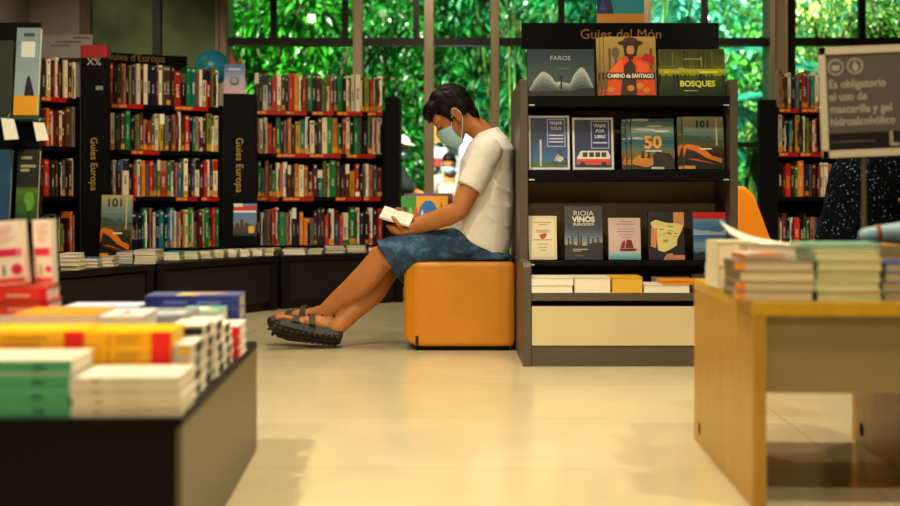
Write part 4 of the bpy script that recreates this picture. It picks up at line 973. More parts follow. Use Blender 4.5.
def spine_marks(o, w_along, t, items):
    """items: (f0, f1, z0, z1, colour) along the spine that faces the viewer (local x = 0 plane, y runs along)"""
    mb = MB(); M = o.matrix_basis
    for f0, f1, z0, z1, c in items:
        mb.box((-.0008, w_along * (1 - f1), t * z0), (0, w_along * (1 - f0), t * z1), M, col=c)
    return mb.build('spine_print', PRINT, o)
random.seed(12)
gw = .30
# first row: green spines, white pile
for o in lstack(-.508, -.220, .012, .19, 4, [.0285, .0275, .028, .0275], ['#4a9a70', '#4a9a70', '#4a9a70', '#e0d6bc'], 'green-spined pile at the table front', turn=True, spines=['#459a6c'], pages=['#ddd4bc'], desc=['green', 'green', 'green', 'cream-topped green']):
    spine_marks(o, .288, .0265, [(0, 1, .86, .97, '#7ab894'), (.74, .82, .3, .6, '#1f5f42'), (.1, .4, .35, .5, '#3f9a6c')])
random.seed(13)
for o in lstack(-.2185, -.004, .010, .185, 4, [.019, .0195, .019, .0195], ['#e4ddd0', '#ddd5c4'], 'cream pile at the low table corner', turn=True, spines=['#cdbf9e', '#d4c8aa'], pages=['#d8cdb0'], desc=['cream'], arts=[lambda mb, w, h, t: rect(mb, w, h, t, .45, .42, .52, .7, '#c9503c', 1)]):
    spine_marks(o, .214, .0217, [(.2, .27, .35, .6, '#9a8f74'), (.4, .65, .4, .5, '#b0a484')])
# second row: yellow volumes with a red block
def yellow(x0, x1, y0, n, t, where, z0, rb):
    for o in lstack(x0, x1, y0, .17, n, t, ['#f5b800'], where, z0=z0, turn=True, spines=['#f0a800'], pages=['#e8c24a'], desc=['yellow'], jitter=.001):
        L_ = x1 - x0
        spine_marks(o, L_, t, [(rb, .99, .0, 1.0, '#e01405'), (rb - .50, rb - .485, .1, .95, '#8a5a10'), (rb - .42, rb - .12, .6, .72, '#a87410'), (rb - .42, rb - .16, .3, .4, '#a87410')])
lstack(-.54, -.252, .232, .17, 3, [.033, .0335, .033], ['#efe6d6', '#e8ddca'], 'white base pile under the long yellow volume', turn=True, spines=['#e0d4bc'], pages=['#e6dcc6'], desc=['white'])
yellow(-.56, -.248, .235, 1, .045, 'with a red block, lying on white books behind the green pile', TL + .0006 + .1015, .86)
lstack(-.236, -.062, .222, .17, 3, [.0245, .025, .0245], ['#efe2d6', '#f0e8dc'], 'white base pile under the short yellow pair', turn=True, spines=['#ead6cb'], pages=['#ece2d2'], desc=['white'])
yellow(-.243, -.060, .224, 2, .0345, 'yellow pair with a red block behind the cream pile', TL + .0006 + .0762, .76)
# along the right edge: white book piles whose ends carry black marks
for k, (y0, n, t, wh) in enumerate([(.235, 4, .029, 'black-marked white pile beside the yellow pair'), (.40, 5, .028, 'black-marked white pile, second along the table edge'), (.565, 5, .026, 'black-marked white pile, third along the table edge'), (.73, 4, .027, 'black-marked white pile before the red-faced boxes')]):
    for q, o in enumerate(lstack((-.056 if k == 0 else -.092), -.014, y0, .15, n, t, ['#ece6d8', '#e2dccd'], wh, pages=['#e6dfce', '#ddd5c0'], desc=['white', 'pale'], jitter=.003)):
        M = o.matrix_basis; wd = .042 if k == 0 else .078
        a_ = rnd(.015, .06); MB('#0d0c0b').box((wd + .0002, a_, .003), (wd + .0009, a_ + rnd(.045, .07), .025), M).build('end_print', PRINT, o)
        MB(random.choice(['#0d0c0b', '#0d0c0b', '#3f9a3a', '#e0a81c'])).box((.01, -.0008, .005), (wd - .006, 0, .021), M).build('face_print', PRINT, o)
for q, o in enumerate(lstack(-.06, -.006, .92, .2, 3, .0285, ['#e9dcd2', '#e0d2c6'], 'red-faced pile at the far table edge', pages=['#e6dfd2'], desc=['red and white'], jitter=.001)):
    M = o.matrix_basis; MB('#c8151c').box((.0, -.0009, .0), (.054, -.0001, .0285), M).build('red_band', PRINT, o)
    MB('#c9303a').box((.0541, .0, .003), (.0548, .05, .026), M).build('end_print', PRINT, o)
# third row and beyond
lstack(-.465, -.272, .45, .2, 4, [.040, .041, .040, .041], ['#f0921c', '#e8dcc6', '#f0921c', '#f59a24'], 'orange pile behind the long yellow volume', turn=True, spines=['#f08a1c', '#e6d6bc'], pages=['#e9d8b4'], desc=['orange', 'white', 'orange', 'orange'])
lstack(-.268, -.165, .45, .2, 4, [.039, .040, .039, .040], ['#26221f', '#e6e0d6', '#2b2724', '#e9e4da'], 'black and white pile next to the orange pile', turn=True, spines=['#1a1715', '#dcd6ca'], pages=['#e6dfd0'], desc=['black', 'white', 'black', 'white'], arts=[lambda mb, w, h, t: (rect(mb, w, h, t, .3, .3, .4, .8, '#1d1b19', 1), rect(mb, w, h, t, .4, .5, .7, .6, '#1d1b19', 1))])
lstack(-.245, -.104, .68, .24, 4, [.034, .035, .034, .034], ['#7b8288', '#8d9296', '#70777c', '#8b9094'], 'glossy grey pile amid the low table', turn=True, spines=['#8a8f92'], pages=['#b9b9b2'], desc=['grey'], arts=[blob(['#dfe2e2', '#3c4246', '#cfd4d4', '#b8bdbf'])])
lstack(-.18, -.066, .955, .2, 4, [.030, .031, .030, .031], ['#7fae94', '#9fbfa6', '#c4cdb6', '#86b49a'], 'pale green pile before the blue volumes', turn=True, spines=['#9fbfa6', '#b4c6aa'], pages=['#cfd6c2'], desc=['pale green'], arts=[blob(['#d6c04a', '#e6e2d0', '#5f9a86'])])
for o in lstack(-.303, -.03, 1.175, .155, 4, [.037, .038, .037, .038], ['#3c4a86', '#47508a', '#36427a', '#5a5f8e'], 'thick blue pile at the far table end', turn=True, spines=['#252f78'], pages=['#b5b0a2'], desc=['blue'], arts=[blob(['#d9c23c', '#8f86b4', '#cfc8a0', '#c98a4a'])]):
    spine_marks(o, .273, .037, [(0, .14, .1, .9, '#1c2460'), (.2, .45, .35, .6, '#5a68a8'), (.55, .8, .35, .55, '#6a78b4')])
lstack(-.535, -.318, 1.16, .16, 3, [.040, .041, .040], ['#c9d0dc', '#dfe3ea', '#c9d4ea'], 'white and blue pile beside the blue volumes', turn=True, spines=['#aab8d4', '#dcdfe6'], pages=['#e2e4e6'], desc=['white and blue'])
lstack(-.43, -.262, .92, .2, 3, [.036, .037, .036], ['#f4efe6', '#e8e0d2', '#3a3a38'], 'dark-topped white pile behind the orange pile', turn=True, spines=['#e6dfd2', '#4a4a48'], pages=['#e6dfd2'], desc=['white', 'white', 'dark'])
# red paperbacks and the pink-banded white boxes on them
rp = lstack(-.60, -.455, .70, .13, 6, [.0345], ['#d8301c', '#e8503c', '#d02a1c', '#e6d2c4', '#dd3a28', '#e04a36'], 'red paperback pile under the pink-banded boxes', turn=True, spines=['#e03a26', '#e8604a', '#d92a1c', '#efd9c8', '#e84a34'], pages=['#e6c9b6'], desc=['red', 'pale red', 'red', 'white', 'red', 'pale red'])
for o in rp: spine_marks(o, .145, .033, [(0, .12, .0, 1, '#c01020'), (.86, 1, 0, 1, '#d01828'), (.3, .7, .3, .5, '#f0a890')])
zb = TL + 6 * .0351 + .0035
def box_set(x0, w, h, d, lean, y0, label):
    Mb = Ml @ Matrix.Translation((x0, y0, zb)) @ Matrix.Rotation(R(lean), 4, 'Y')
    r = MB('#e6dccb').box((0, 0, 0), (w, d, h), Mb).build('boxed_book', GLOSSPRINT); tag(r, label, 'boxed book', 'pink-banded boxes on the red paperbacks')
    m = MB()
    m.box((.004, -.0008, h * .44), (w - .004, 0, h * .56), Mb, col='#d01850')
    m.box((w * .78, -.0012, h * .45), (w - .006, -.0008, h * .55), Mb, col='#e66a8c')
    for q in (.9, .84, .79, .72, .66): m.box((w * .18, -.0008, h * q), (w * rnd(.6, .85), 0, h * (q + .02)), Mb, col='#d9a8a4')
    m.box((.0, -.0008, h * .02), (w, 0, h * .1), Mb, col='#d84a3c')
    n = 16; cx, cz, r_ = w * .78, h * .23, w * .17
    m.poly([Mb @ V(cx + r_*cos(2*pi*i/n), -.0009, cz + r_*sin(2*pi*i/n)) for i in range(n)], '#cf1c48')
    m.box((w * .35, -.0008, h * .14), (w * .42, 0, h * .3), Mb, col='#5a4a44')
    m.build('cover_print', PRINT, r)
box_set(-.592, .083, .160, .05, -5, .705, 'white pink-banded boxed book leaning at the front, on the red paperbacks')
box_set(-.504, .046, .165, .05, -2, .765, 'narrow white pink-banded boxed book standing behind the leaning one')

# =================================================================== brochure stand beyond the table
bs = root('brochure_stand', (-1.72, 4.72, 0), 'tall dark brochure stand with face-out guides behind the pink-banded boxes', 'display stand')
dg_ = mat('dark green-black metal', '#060805', rough=.6, spec=.1, noise=.1)
SX0, SX1, SYY = -2.2, xp(29, 4.72), 4.72
MB().box((SX0, SYY, 0), (SX1 + .03, SYY + .30, .06)).build('base', dg_, bs)
MB().box((SX0, SYY + .12, .06), (SX1, SYY + .15, zp(18, SYY))).build('back_panel', dg_, bs)
for z in (zp(116, SYY), zp(220, SYY), .22):
    MB().box((SX0, SYY + .0, z - .012), (SX1 + .025, SYY + .119, z)).build('pocket_shelf', mat('green shelf lip', '#123a2c', rough=.5, noise=.1), bs)
def onstand(px0, px1, py0, py1, t, cover, label, art=None, title=None, Y=4.735, lean=8, name='book', cat='book', z=None):
    z = z if z is not None else zp(py1, Y)
    return faceout(px0, px1, py0, Y, t, z, cover, label, art, lean, title, name=name, cat=cat)
def art_blue(mb, w, h, t):
    grad(mb, w, h, t, [(0, '#8fa0a6'), (1, '#7f9098')], n=4); rect(mb, w, h, t, 0, 0, 1, .22, '#c9921c', 2)
    quad(mb, w, h, t, [(.42, .22), (.85, .22), (.72, .36), (.6, .46), (.5, .42)], '#14171a', 3); rect(mb, w, h, t, .22, .66, .8, .84, '#c9cfc6', 3); rect(mb, w, h, t, .3, .9, .75, .94, '#3d4a52', 3)
def art_green(mb, w, h, t):
    rect(mb, w, h, t, 0, .45, 1, 1, '#1b1c12', 1); grad(mb, w, h, t, [(0, '#26401a'), (.45, '#4a6a24')], n=4)
    for y, a in ((.86, .5), (.74, .7), (.68, .4)): rect(mb, w, h, t, .15, y, .15 + a, y + .04, '#8a8a74', 2)
    ellp(mb, w, h, t, .6, .25, .25, .14, '#5a8a34', 2); ellp(mb, w, h, t, .3, .15, .2, .1, '#2f5a24', 3)
zz1, zz2 = zp(116, SYY) + .0008, zp(220, SYY) + .0008
onstand(13, 37, 27, 116, .02, '#8fa0a6', 'grey-blue guide with a yellow foot in the top pocket of the brochure stand', art_blue, z=zz1)
onstand(15, 37, 150, 220, .02, '#1b1c12', 'dark guide with green foliage in the middle pocket of the brochure stand', art_green, z=zz2)
onstand(-12, 10, 40, 116, .02, '#20261c', 'dark green guide at the edge of the brochure stand top pocket', None, z=zz1)
onstand(-10, 9, 150, 220, .02, '#1d3f5c', 'blue guide at the edge of the brochure stand middle pocket', None, z=zz2)
for a, b_, y0, y1, lab in ((1, 15, 118, 140, 'tilted white price card hanging below the dark green guide'), (33, 45, 122, 141, 'tilted white price card hanging below the grey-blue guide')):
    Y = 4.70
    c = MB('#d8d6c8').poly([(xp(a, Y), Y, zp(y0, Y)), (xp(a + 4, Y), Y - .004, zp(y1, Y)), (xp(b_ + 4, Y), Y - .004, zp(y1 - 1, Y)), (xp(b_ - 1, Y), Y, zp(y0 + 1, Y))])
    n = len(c.v); c.v += [p + V(0, .0015, 0) for p in c.v]; c.face((n+3, n+2, n+1, n), '#d8d6c8')
    for i in range(4): c.face(((i+1) % 4, i, n+i, n+(i+1) % 4), '#d8d6c8')
    ob = c.build('price_card', PRINT, smooth=False); tag(ob, lab, 'price card')
    MB('#8a8676').tube([(xp((a+b_)/2, Y), Y - .0, zp(y0 - 1, Y)), (xp((a+b_)/2, Y), 4.722, zp(y0 - 4, Y))], .002, n=6).build('wire_hook', PRINT, ob)
# =================================================================== small things on and about the bookcases
# '101' guide propped against the first upright, on the counter; city guide on the ledge of the second upright
faceout(99.5, 130.5, 195.5, 8.34, .02, CH + .0008, '#57502e', 'photo guide numbered 101 propped on the counter against the tall upright', art_101, 8, [('101', .44, .87, .19, '#14110c', .0016)])
def art_city(mb, w, h, t):
    grad(mb, w, h, t, [(0, '#2a241e'), (.25, '#5a4a34'), (.4, '#7a8aa0'), (.72, '#5f86b8')], n=8); rect(mb, w, h, t, 0, .72, 1, .78, '#e6e2d8', 2); rect(mb, w, h, t, 0, .78, 1, .94, '#c9301c', 2); rect(mb, w, h, t, 0, .9, .4, 1, '#e0ddd4', 3)
    for x, hh in ((.1, .4), (.3, .5), (.5, .42), (.62, .36)): rect(mb, w, h, t, x, .1, x + .14, hh, '#4a3a2c', 3)
    rect(mb, w, h, t, .66, .08, .92, .3, '#d8b83a', 4)
faceout(233, 256, 204, 9.12, .016, zp(236, 9.15) + .0008, '#5f86b8', 'city guide with a blue sky cover on the ledge of the shorter upright', art_city, 8)
# card on top of the shorter upright
def art_card(mb, w, h, t):
    grad(mb, w, h, t, [(0, '#c79aa4'), (.45, '#b3a0b8'), (1, '#3f6fae')], n=8); ellp(mb, w, h, t, .52, .42, .24, .16, '#3c3a44', 2); ellp(mb, w, h, t, .5, .46, .14, .1, '#8f98a6', 3); rect(mb, w, h, t, .2, .8, .8, .86, '#d9d6e2', 2)
faceout(223.5, 244, 64, 9.215, .012, zp(94, 9.2) + .0008, '#8a86b0', 'pink and blue picture card standing on the shorter upright', art_card, 12, name='picture_card', cat='card')
# red pennants behind that card, teal globe on the bookcase
pn = root('pennant_string', (xp(240, 9.26), 9.26, zp(94, 9.2)), 'two small red pennants on a stick behind the picture card', 'pennant')
for k, (a, y0) in enumerate(((231, 52), (240, 57))):
    Y = 9.276
    pts = [V(xp(a, Y), Y, zp(y0, Y)), V(xp(a + 7, Y), Y, zp(y0 + 14, Y)), V(xp(a - 1, Y), Y, zp(y0 + 15, Y))]
    m = MB('#b3162a'); m.loft([[p for p in pts], [p + V(0, .004, 0) for p in pts]]); m.build('pennant', PRINT, pn)
    MB('#5a4a34').tube([(xp(a - .5, Y), Y + .006, zp(94, 9.2) + .002), (xp(a - .5, Y), Y + .006, zp(y0 - 1, Y))], .003, n=6).build('stick', PRINT, pn)
gl = root('globe', (xp(213, 9.42), 9.42, 1.45), 'teal globe on a slim stand, showing above the header-board bookcase', 'globe')
Yg = 9.74; gc = V(xp(212, Yg), Yg, zp(67.5, Yg)); gr_ = 17.5 * Yg / F_PX
gl.location = (gc.x, gc.y, 0); WM[gl.name] = gl.matrix_basis.copy()
def globe_mat():
    m, nt, b = _new('teal globe print'); tc = nt.nodes.new('ShaderNodeTexCoord'); n = nt.nodes.new('ShaderNodeTexNoise'); n.inputs['Scale'].default_value = 9; nt.links.new(tc.outputs['Object'], n.inputs['Vector'])
    cr = nt.nodes.new('ShaderNodeValToRGB'); cr.color_ramp.interpolation = 'CONSTANT'; cr.color_ramp.elements[0].color = (*lin('#2a96bc'), 1); cr.color_ramp.elements[1].position = .58; cr.color_ramp.elements[1].color = (*lin('#2f8f7a'), 1)
    nt.links.new(n.outputs['Fac'], cr.inputs[0]); nt.links.new(cr.outputs[0], b.inputs['Base Color']); b.inputs['Roughness'].default_value = .35; return m
MB().ell(gc, (gr_, gr_, gr_), nu=32, nv=20).build('ball', globe_mat(), gl, smooth=True)
zb_ = .0015
MB().tube([(gc.x, gc.y, zb_ + .012), (gc.x, gc.y, gc.z - gr_)], .01, n=8).build('stem', blackedge, gl)
MB().tube([(gc.x, gc.y, zb_), (gc.x, gc.y, zb_ + .015)], .14, n=20, caps=False).build('base', blackedge, gl)
# printed notice above the corner bookcase
Yn = 10.94
nt_ = MB('#9c948c').box((xp(38, Yn), Yn - .008, zp(58, Yn)), (xp(93, Yn), Yn, zp(34.5, Yn))).build('wall_sign', PRINT); tag(nt_, 'grey printed sign on the back wall above the corner bookcase', 'sign')
WM[nt_.name] = nt_.matrix_basis.copy()
mm = MB('#57504a')
for y, a, b_ in ((38, 74, 90), (42, 56, 82), (45.5, 50, 70)): mm.box((xp(a, Yn), Yn - .009, zp(y + .8, Yn)), (xp(b_, Yn), Yn - .0082, zp(y - .6, Yn)))
mm.build('printed_lines', PRINT, nt_)
# picture-book display box behind the reader's arm, on a small low table
Yp = 8.02
pt = root('side_table', (xp(428, Yp), Yp + .2, 0), 'small dark low table hidden behind the reader, under bright picture books', 'table')
MB().box((xp(405, Yp), Yp - .02, .40), (xp(462, Yp), Yp + .36, .43)).build('table_top', ctop, pt)
for lx in (xp(412, Yp), xp(452, Yp)):
    for ly in (Yp + .02, Yp + .3): MB().box((lx, ly, 0), (lx + .03, ly + .03, .399)).build('leg', ctop, pt)
def art_kids(mb, w, h, t):
    rect(mb, w, h, t, 0, 0, .32, 1, '#3f9a3a', 1); rect(mb, w, h, t, .32, 0, 1, 1, '#f0b01c', 1)
    ellp(mb, w, h, t, .58, .52, .24, .4, '#2a7fc4', 2); ellp(mb, w, h, t, .52, .38, .2, .3, '#f0b01c', 3)
    for x, y, rx, ry, c in ((.32, .5, .05, .3, '#e2501c'), (.45, .45, .04, .3, '#f0e4cc'), (.5, .4, .05, .22, '#d8301c'), (.2, .6, .05, .2, '#8fc43a'), (.07, .3, .05, .2, '#f2d84a'), (.86, .75, .02, .14, '#c0301c')): ellp(mb, w, h, t, x, y, rx, ry, c, 4)
    rect(mb, w, h, t, .03, .62, .12, .8, '#1c2a1c', 5)
faceout(401, 448, 196.5, Yp + .04, .03, .4308, '#e8a81c', 'bright yellow and green picture book facing out beside the reader\'s arm', art_kids, 6, name='picture_book', cat='picture book')
for k, (c, lab) in enumerate((('#7a4a86', 'purple'), ('#c0502c', 'rust red'), ('#2f6aa0', 'blue'))):
    faceout(404 + 3*k, 449 + 2*k, 194.5 - .3*k, Yp + .085 + k * .034, .03, .4308, c, '%s picture book standing %s behind the bright yellow and green one' % (lab, ['first', 'second', 'third'][k]), None, 6, name='picture_book', cat='picture book')
# =================================================================== the seated reader
skin = None
def skin_mat(name, c):
    m = mat(name, c, rough=.5, noise=.07, nscale=14, bump=.04, bscale=70, spec=.35)
    b = m.node_tree.nodes['Principled BSDF']; b.inputs['Subsurface Weight'].default_value = .12; b.inputs['Subsurface Radius'].default_value = (.02, .008, .004); b.inputs['Subsurface Scale'].default_value = .3
    return m
skin = skin_mat('warm skin', '#b0703c')
YC = 6.50
reader = root('person', P(460, 300, YC) * 0 + V(.15, YC, 0), 'person in a white T-shirt, denim shorts and mask reading on the orange ottoman', 'person')
# ---- head frame
HC = P(455.5, 117, YC); TH = R(38); HK = 1.10
Hf = V(-cos(TH), 0, -sin(TH)); Hu = V(-sin(TH), 0, cos(TH)); Hl = V(0, -1, 0)
HM = Matrix((Hf, Hl, Hu)).transposed()          # local x forward, y to the reader's left (towards the lens), z up
def H(f, l, u): return HC + (Hf * f + Hl * l + Hu * u) * HK
def hell(mb, f, l, u, rf, rl, ru, tilt=0, nu=18, nv=12):
    Mx = HM @ Matrix.Rotation(tilt, 3, 'Y'); return mb.ell(H(f, l, u), (rf*HK, rl*HK, ru*HK), Mx, nu, nv)
body = MB()
hell(body, -.004, 0, .05, .100, .076, .090); hell(body, .040, 0, -.015, .058, .064, .085); hell(body, .052, 0, -.07, .042, .044, .040)
hell(body, .075, 0, .040, .030, .058, .035); hell(body, .100, 0, -.022, .020, .015, .022); body.tube([H(.090, 0, .018), H(.104, 0, -.004), H(.114, 0, -.022)], [.0095, .0115, .0125], n=10)
for s in (1, -1):
    hell(body, .062, .038*s, -.02, .030, .026, .026); hell(body, .084, .030*s, .014, .0115, .0165, .0115); hell(body, .085, .033*s, .036, .015, .024, .010)
    # ear: shell with rim
    hell(body, -.008, .080*s, .002, .016, .007, .030, -.2)
    body.tube([H(.006, .082*s, -.022), H(-.006, .086*s, -.030), H(-.020, .088*s, -.010), H(-.022, .089*s, .016), H(-.008, .087*s, .032), H(.008, .083*s, .022), H(.010, .080*s, .006)], [.005, .006, .0055, .0055, .006, .0055, .004], n=8, sub=3)
hell(body, .090, 0, -.068, .018, .022, .008); hell(body, .088, 0, -.076, .016, .018, .008)
# ---- neck, trunk
NB = P(486, 137, YC); CH_ = P(483, 178, YC); WA = P(486, 216, YC); PV = P(489, 244, YC)
body.tube([H(-.030, 0, -.01), H(-.040, 0, -.065), NB + V(-.012, 0, .012), NB + V(.0, 0, -.05)], [.058, .055, .058, .07], n=16, sub=3)
def torso(mb, secs, n=28, p=2.4):
    rings = []
    for k, (cx, cy, hd, hw, ang) in enumerate(secs):
        if hd > 24: cx, hd = cx - 2.0, hd - 2.0
        c = P(cx, cy, YC); d = V(cos(R(ang)), 0, -sin(R(ang)))      # ang: slope of the section, photo-plane
        rings.append(mb.ring(c, d * (hd * YC / F_PX), V(0, 1, 0) * hw, n, p))
    return mb.loft(rings)
torso(body, [(486, 257, 20, .13, 0), (485, 244, 24, .15, 10), (486, 216, 26, .15, 14), (488, 180, 24, .165, 9), (489, 156, 22, .18, 5), (488, 142, 13, .12, 0)])
# ---- arms
def L(px, py, y): return P(px, py, y)
SHL, ELL_, WRL = L(487, 152, 6.315), L(459, 211, 6.27), L(409, 231, 6.385)
SHR, ELR, WRR = L(489, 152, 6.685), L(458, 212, 6.73), L(414, 224, 6.60)
def arm(mb, a, b, c, k=1.0):
    mb.ell(a, (.062*k, .06*k, .062*k)); mb.tube([a, (a*.6+b*.4), (a*.25+b*.75), b], [.056*k, .056*k, .050*k, .045*k], n=16, sub=3)
    mb.tube([b, b*.75+c*.25, b*.4+c*.6, c], [.046*k, .050*k, .040*k, .0285*k], n=16, sub=3)
arm(body, SHL, ELL_, WRL, 1.06); arm(body, SHR, ELR, WRR, 1.02)
# ---- legs
HPL, KNL, ANL = L(490, 244, 6.41), L(383, 256, 6.38), L(321, 316, 6.47)
HPR, KNR, ANR = L(490, 244, 6.59), L(388, 266, 6.58), L(336, 329, 6.41)
def leg(mb, h, k, a):
    mb.tube([h, h*.6+k*.4, h*.2+k*.8, k], [.066, .078, .074, .068], n=18, sub=3)
    back = V(.45, 0, -.55) * .028
    mb.tube([k, k*.86+a*.14 + back*.5, k*.62+a*.38 + back, k*.3+a*.7 + back*.35, a], [.066, .069, .071, .054, .042], n=18, sub=3)
leg(body, HPL, KNL, ANL); leg(body, HPR, KNR, ANR)
# ---- feet: local x = heel to toe, y = outer side, z = up from sole
def foot_frame(heel, toe, roll):
    x = (toe - heel).normalized(); up = V(0, 0, 1); y = up.cross(x).normalized(); z = x.cross(y)
    q = Matrix.Rotation(roll, 3, x); y = q @ y; z = q @ z
    M = Matrix((x, y, z)).transposed().to_4x4(); M.translation = heel; return M
FL = (toe_len := .285)
FML = foot_frame(L(331, 330, 6.49), L(268, 325, 6.55), R(-14)) @ Matrix.Scale(1.2, 4)
FMR = foot_frame(L(338, 336.0, 6.40), L(279, 328, 6.34), R(44)) @ Matrix.Scale(1.22, 4)
def settle(M):
    lo = min((M @ V(x, y, -.0255)).z for x in (-.01, .04) for y in (-.036, .036))
    T_ = M.copy(); T_.translation.z -= lo - .002; return T_
FMR = settle(FMR)
def foot(mb, M, anklep, side):
    """skin of the foot, sole plane at z=.02"""
    T = lambda x, y, z: M @ V(x, y, z)
    mb.tube([T(.035, 0, .05), T(.09, 0, .058), T(.15, 0, .05), T(.205, 0, .036)], [.034, .038, .036, .028], n=16, sub=3)
    mb.tube([T(.16, .022, .036), T(.21, .018, .034)], [.026, .02], n=12); mb.tube([T(.16, -.022, .036), T(.21, -.018, .034)], [.026, .02], n=12)
    mb.ell(T(.03, 0, .045), (.036, .032, .034), M.to_3x3())
    mb.tube([anklep, T(.05, 0, .075), T(.08, 0, .06)], [.037, .039, .036], n=14, sub=3)
    for k in range(5):
        y = side * (-.034 + .017 * k); l = (.055, .05, .044, .038, .03)[k]; r = (.0135, .0105, .0098, .0092, .0088)[k]
        mb.tube([T(.195 - .004*k, y, .036), T(.21 - .006*k + l*.45, y, .042), T(.21 - .006*k + l, y, .032)], [r*1.15, r, r*.95], n=10, sub=2)
foot(body, FML, ANL, 1); foot(body, FMR, ANR, -1)
# ---- open book (its own thing), placed first so the hands can close on it
bs_dir = (L(382, 215, 6.43) - L(411, 224, 6.43)).normalized(); across = (V(.16, 1, .20) - bs_dir * V(.16, 1, .20).dot(bs_dir)).normalized(); bn = bs_dir.cross(across); bn = bn if bn.z > 0 else -bn
BO = L(411.5, 222.5, 6.46)                       # spine, reader's end
BL, BW, BT = .165, .115, .013
def bp(s, a, h): return BO + bs_dir * s + across * a + bn * h
# ---- hands
def finger(mb, pts, r): mb.tube(pts, r, n=9, sub=3)
def bhand(mb, wr, side):
    """side -1 = near (left) hand, +1 = far hand; the hand cups its half of the book from below, thumb on the page"""
    a0 = side * .085
    palm = bp(.045, a0 * 1.02, -.040)
    k1 = bp(.085, a0 * .86, -.036)
    mb.tube([wr, wr*.5 + palm*.5, palm, k1], [.028, .030, .032, .026], n=14, sub=3)
    mb.tube([palm + across*side*.012, bp(.072, a0 * 1.15, -.034)], [.026, .022], n=12)
    for q, (s, ln, rr) in enumerate(((.108, .060, .0088), (.090, .068, .0092), (.070, .064, .009), (.050, .050, .0078))):
        b0 = bp(s - .006, a0 * 1.04, -.034); b1 = bp(s + .006, a0 * .70, -.030 - .002); b2 = bp(s + .012, a0 * .42, -.024); b3 = bp(s + .015, a0 * .42 - side * .016, -.022)
        finger(mb, [palm * .35 + b0 * .65, b0, b1, b2 if q not in (3,) else b2 * .6 + b1 * .4], [rr * 1.15, rr * 1.1, rr, rr * .85])
    t0 = bp(.035, a0 * 1.22, -.026); t1 = bp(.055, a0 * 1.46, .000); t2 = bp(.078, a0 * 1.40, .018); t3 = bp(.098, a0 * 1.12, .0235)
    finger(mb, [palm, t0, t1, t2, t3], [.018, .0145, .0115, .0105, .0085])
bhand(body, WRL, -1); bhand(body, WRR, 1)
bo = body.build('body', skin, reader, smooth=True, remesh=.0048, smoothit=6)

# fingernails and face details
lip = mat('dark hair and brows', '#0c0503', rough=.6, spec=.15, noise=.3, nscale=40, stretch=(1, 3, 1))
for s in (1, -1):
    MB().tube([H(.094, .016*s, .043), H(.096, .032*s, .047), H(.080, .052*s, .041)], [.003, .0045, .0025], n=8, sub=3).build('eyebrow', lip, reader, smooth=True)
    e = MB('#e8ded2'); hell(e, .0835, .031*s, .0125, .0125, .0135, .0085); e = e.build('eye', PRINT, reader, smooth=True)
    MB('#140a06').tube([H(.0905, .017*s, .0075), H(.0945, .031*s, .0055), H(.084, .045*s, .008)], .0016, n=6, sub=3).build('eyelashes', lip, e, smooth=True)
# ---- hair
hair = MB()
hell(hair, -.016, 0, .060, .104, .086, .098); hell(hair, .055, 0, .098, .062, .070, .040); hell(hair, .088, .01, .080, .034, .052, .026); hell(hair, -.070, 0, .02, .045, .072, .062)
hell(hair, -.072, 0, -.035, .026, .052, .045)
for s in (1, -1):
    hell(hair, .018, .073*s, .045, .030, .012, .036); hell(hair, .026, .074*s, .008, .010, .008, .026); hell(hair, -.045, .068*s, .02, .035, .018, .045)
random.seed(31)
for k in range(150):     # separate locks lying along the scalp
    a = rnd(0, 2*pi); b_ = rnd(.05, 1.2)
    dl = V(sin(b_)*cos(a), sin(b_)*sin(a), cos(b_)); base = (-.014, 0, .062)
    if dl.x > .75 and dl.z < .25: continue
    p = [base[i] + dl[i] * (.098, .081, .093)[i] for i in range(3)]
    fw = V(.9, 0, .1) if dl.x > 0 else V(-.5, 0, -.9)
    tng = (fw - dl * fw.dot(dl)).normalized()
    l = rnd(.03, .05)
    q = [p[i] + tng[i] * l * .5 + dl[i] * .002 for i in range(3)]; r_ = [p[i] + tng[i] * l - dl[i] * .004 for i in range(3)]
    hair.tube([H(*p), H(*q), H(*r_)], [.006, .0065, .002], n=6)
for k in range(16):      # fringe tips
    l_ = -.055 + .11 * k / 15; hair.tube([H(.080, l_, .096), H(.108, l_ * 1.05, .080), H(.117 - abs(l_) * .35, l_ * 1.1, .052 + rnd(-.006, .006))], [.011, .010, .003], n=6)
for k in range(14):      # nape tips
    l_ = -.05 + .1 * k / 13; hair.tube([H(-.085, l_, .0), H(-.094, l_, -.04), H(-.084, l_ * .95, -.074 + rnd(-.005, .005))], [.012, .009, .003], n=6)
hair.build('hair', lip, reader, smooth=True, remesh=.0042, smoothit=2)
# ---- face mask with pleats and ear loops
maskm = mat('pale blue mask fabric', '#a2cbe0', rough=.8, noise=.04, nscale=40, bump=.05, bscale=200)
rings = []
for i in range(15):                       # from the bridge of the nose down under the chin
    t = i / 14; u = -.012 - .112 * t; pl = .0035 * abs(sin(t * pi * 3.5))
    row = []
    for j in range(17):
        s = -1 + 2*j/16; ang = s * (1.30 - .06 * t); bulge = (.116 + .012 * sin(pi * min(1, t * 1.15)) - .026 * t * t)
        tipz = .014 * (1 - abs(s)) * (1 - t)
        f = bulge * cos(ang) ** .72 if cos(ang) > 0 else 0; l_ = sin(ang) * (.078 - .022 * t * t)
        row.append((f + .001 + pl * (1 - abs(s) ** 3), l_, u + tipz + (abs(s) ** 2) * .010 * (1 - 2 * t) * -1))
    rings.append(row)
mk = MB('#a9cfd0')
n = 17
outer = [[H(*p) for p in r] for r in rings]; inner = [[H(p[0] - .003, p[1] * .97, p[2]) for p in r] for r in rings]
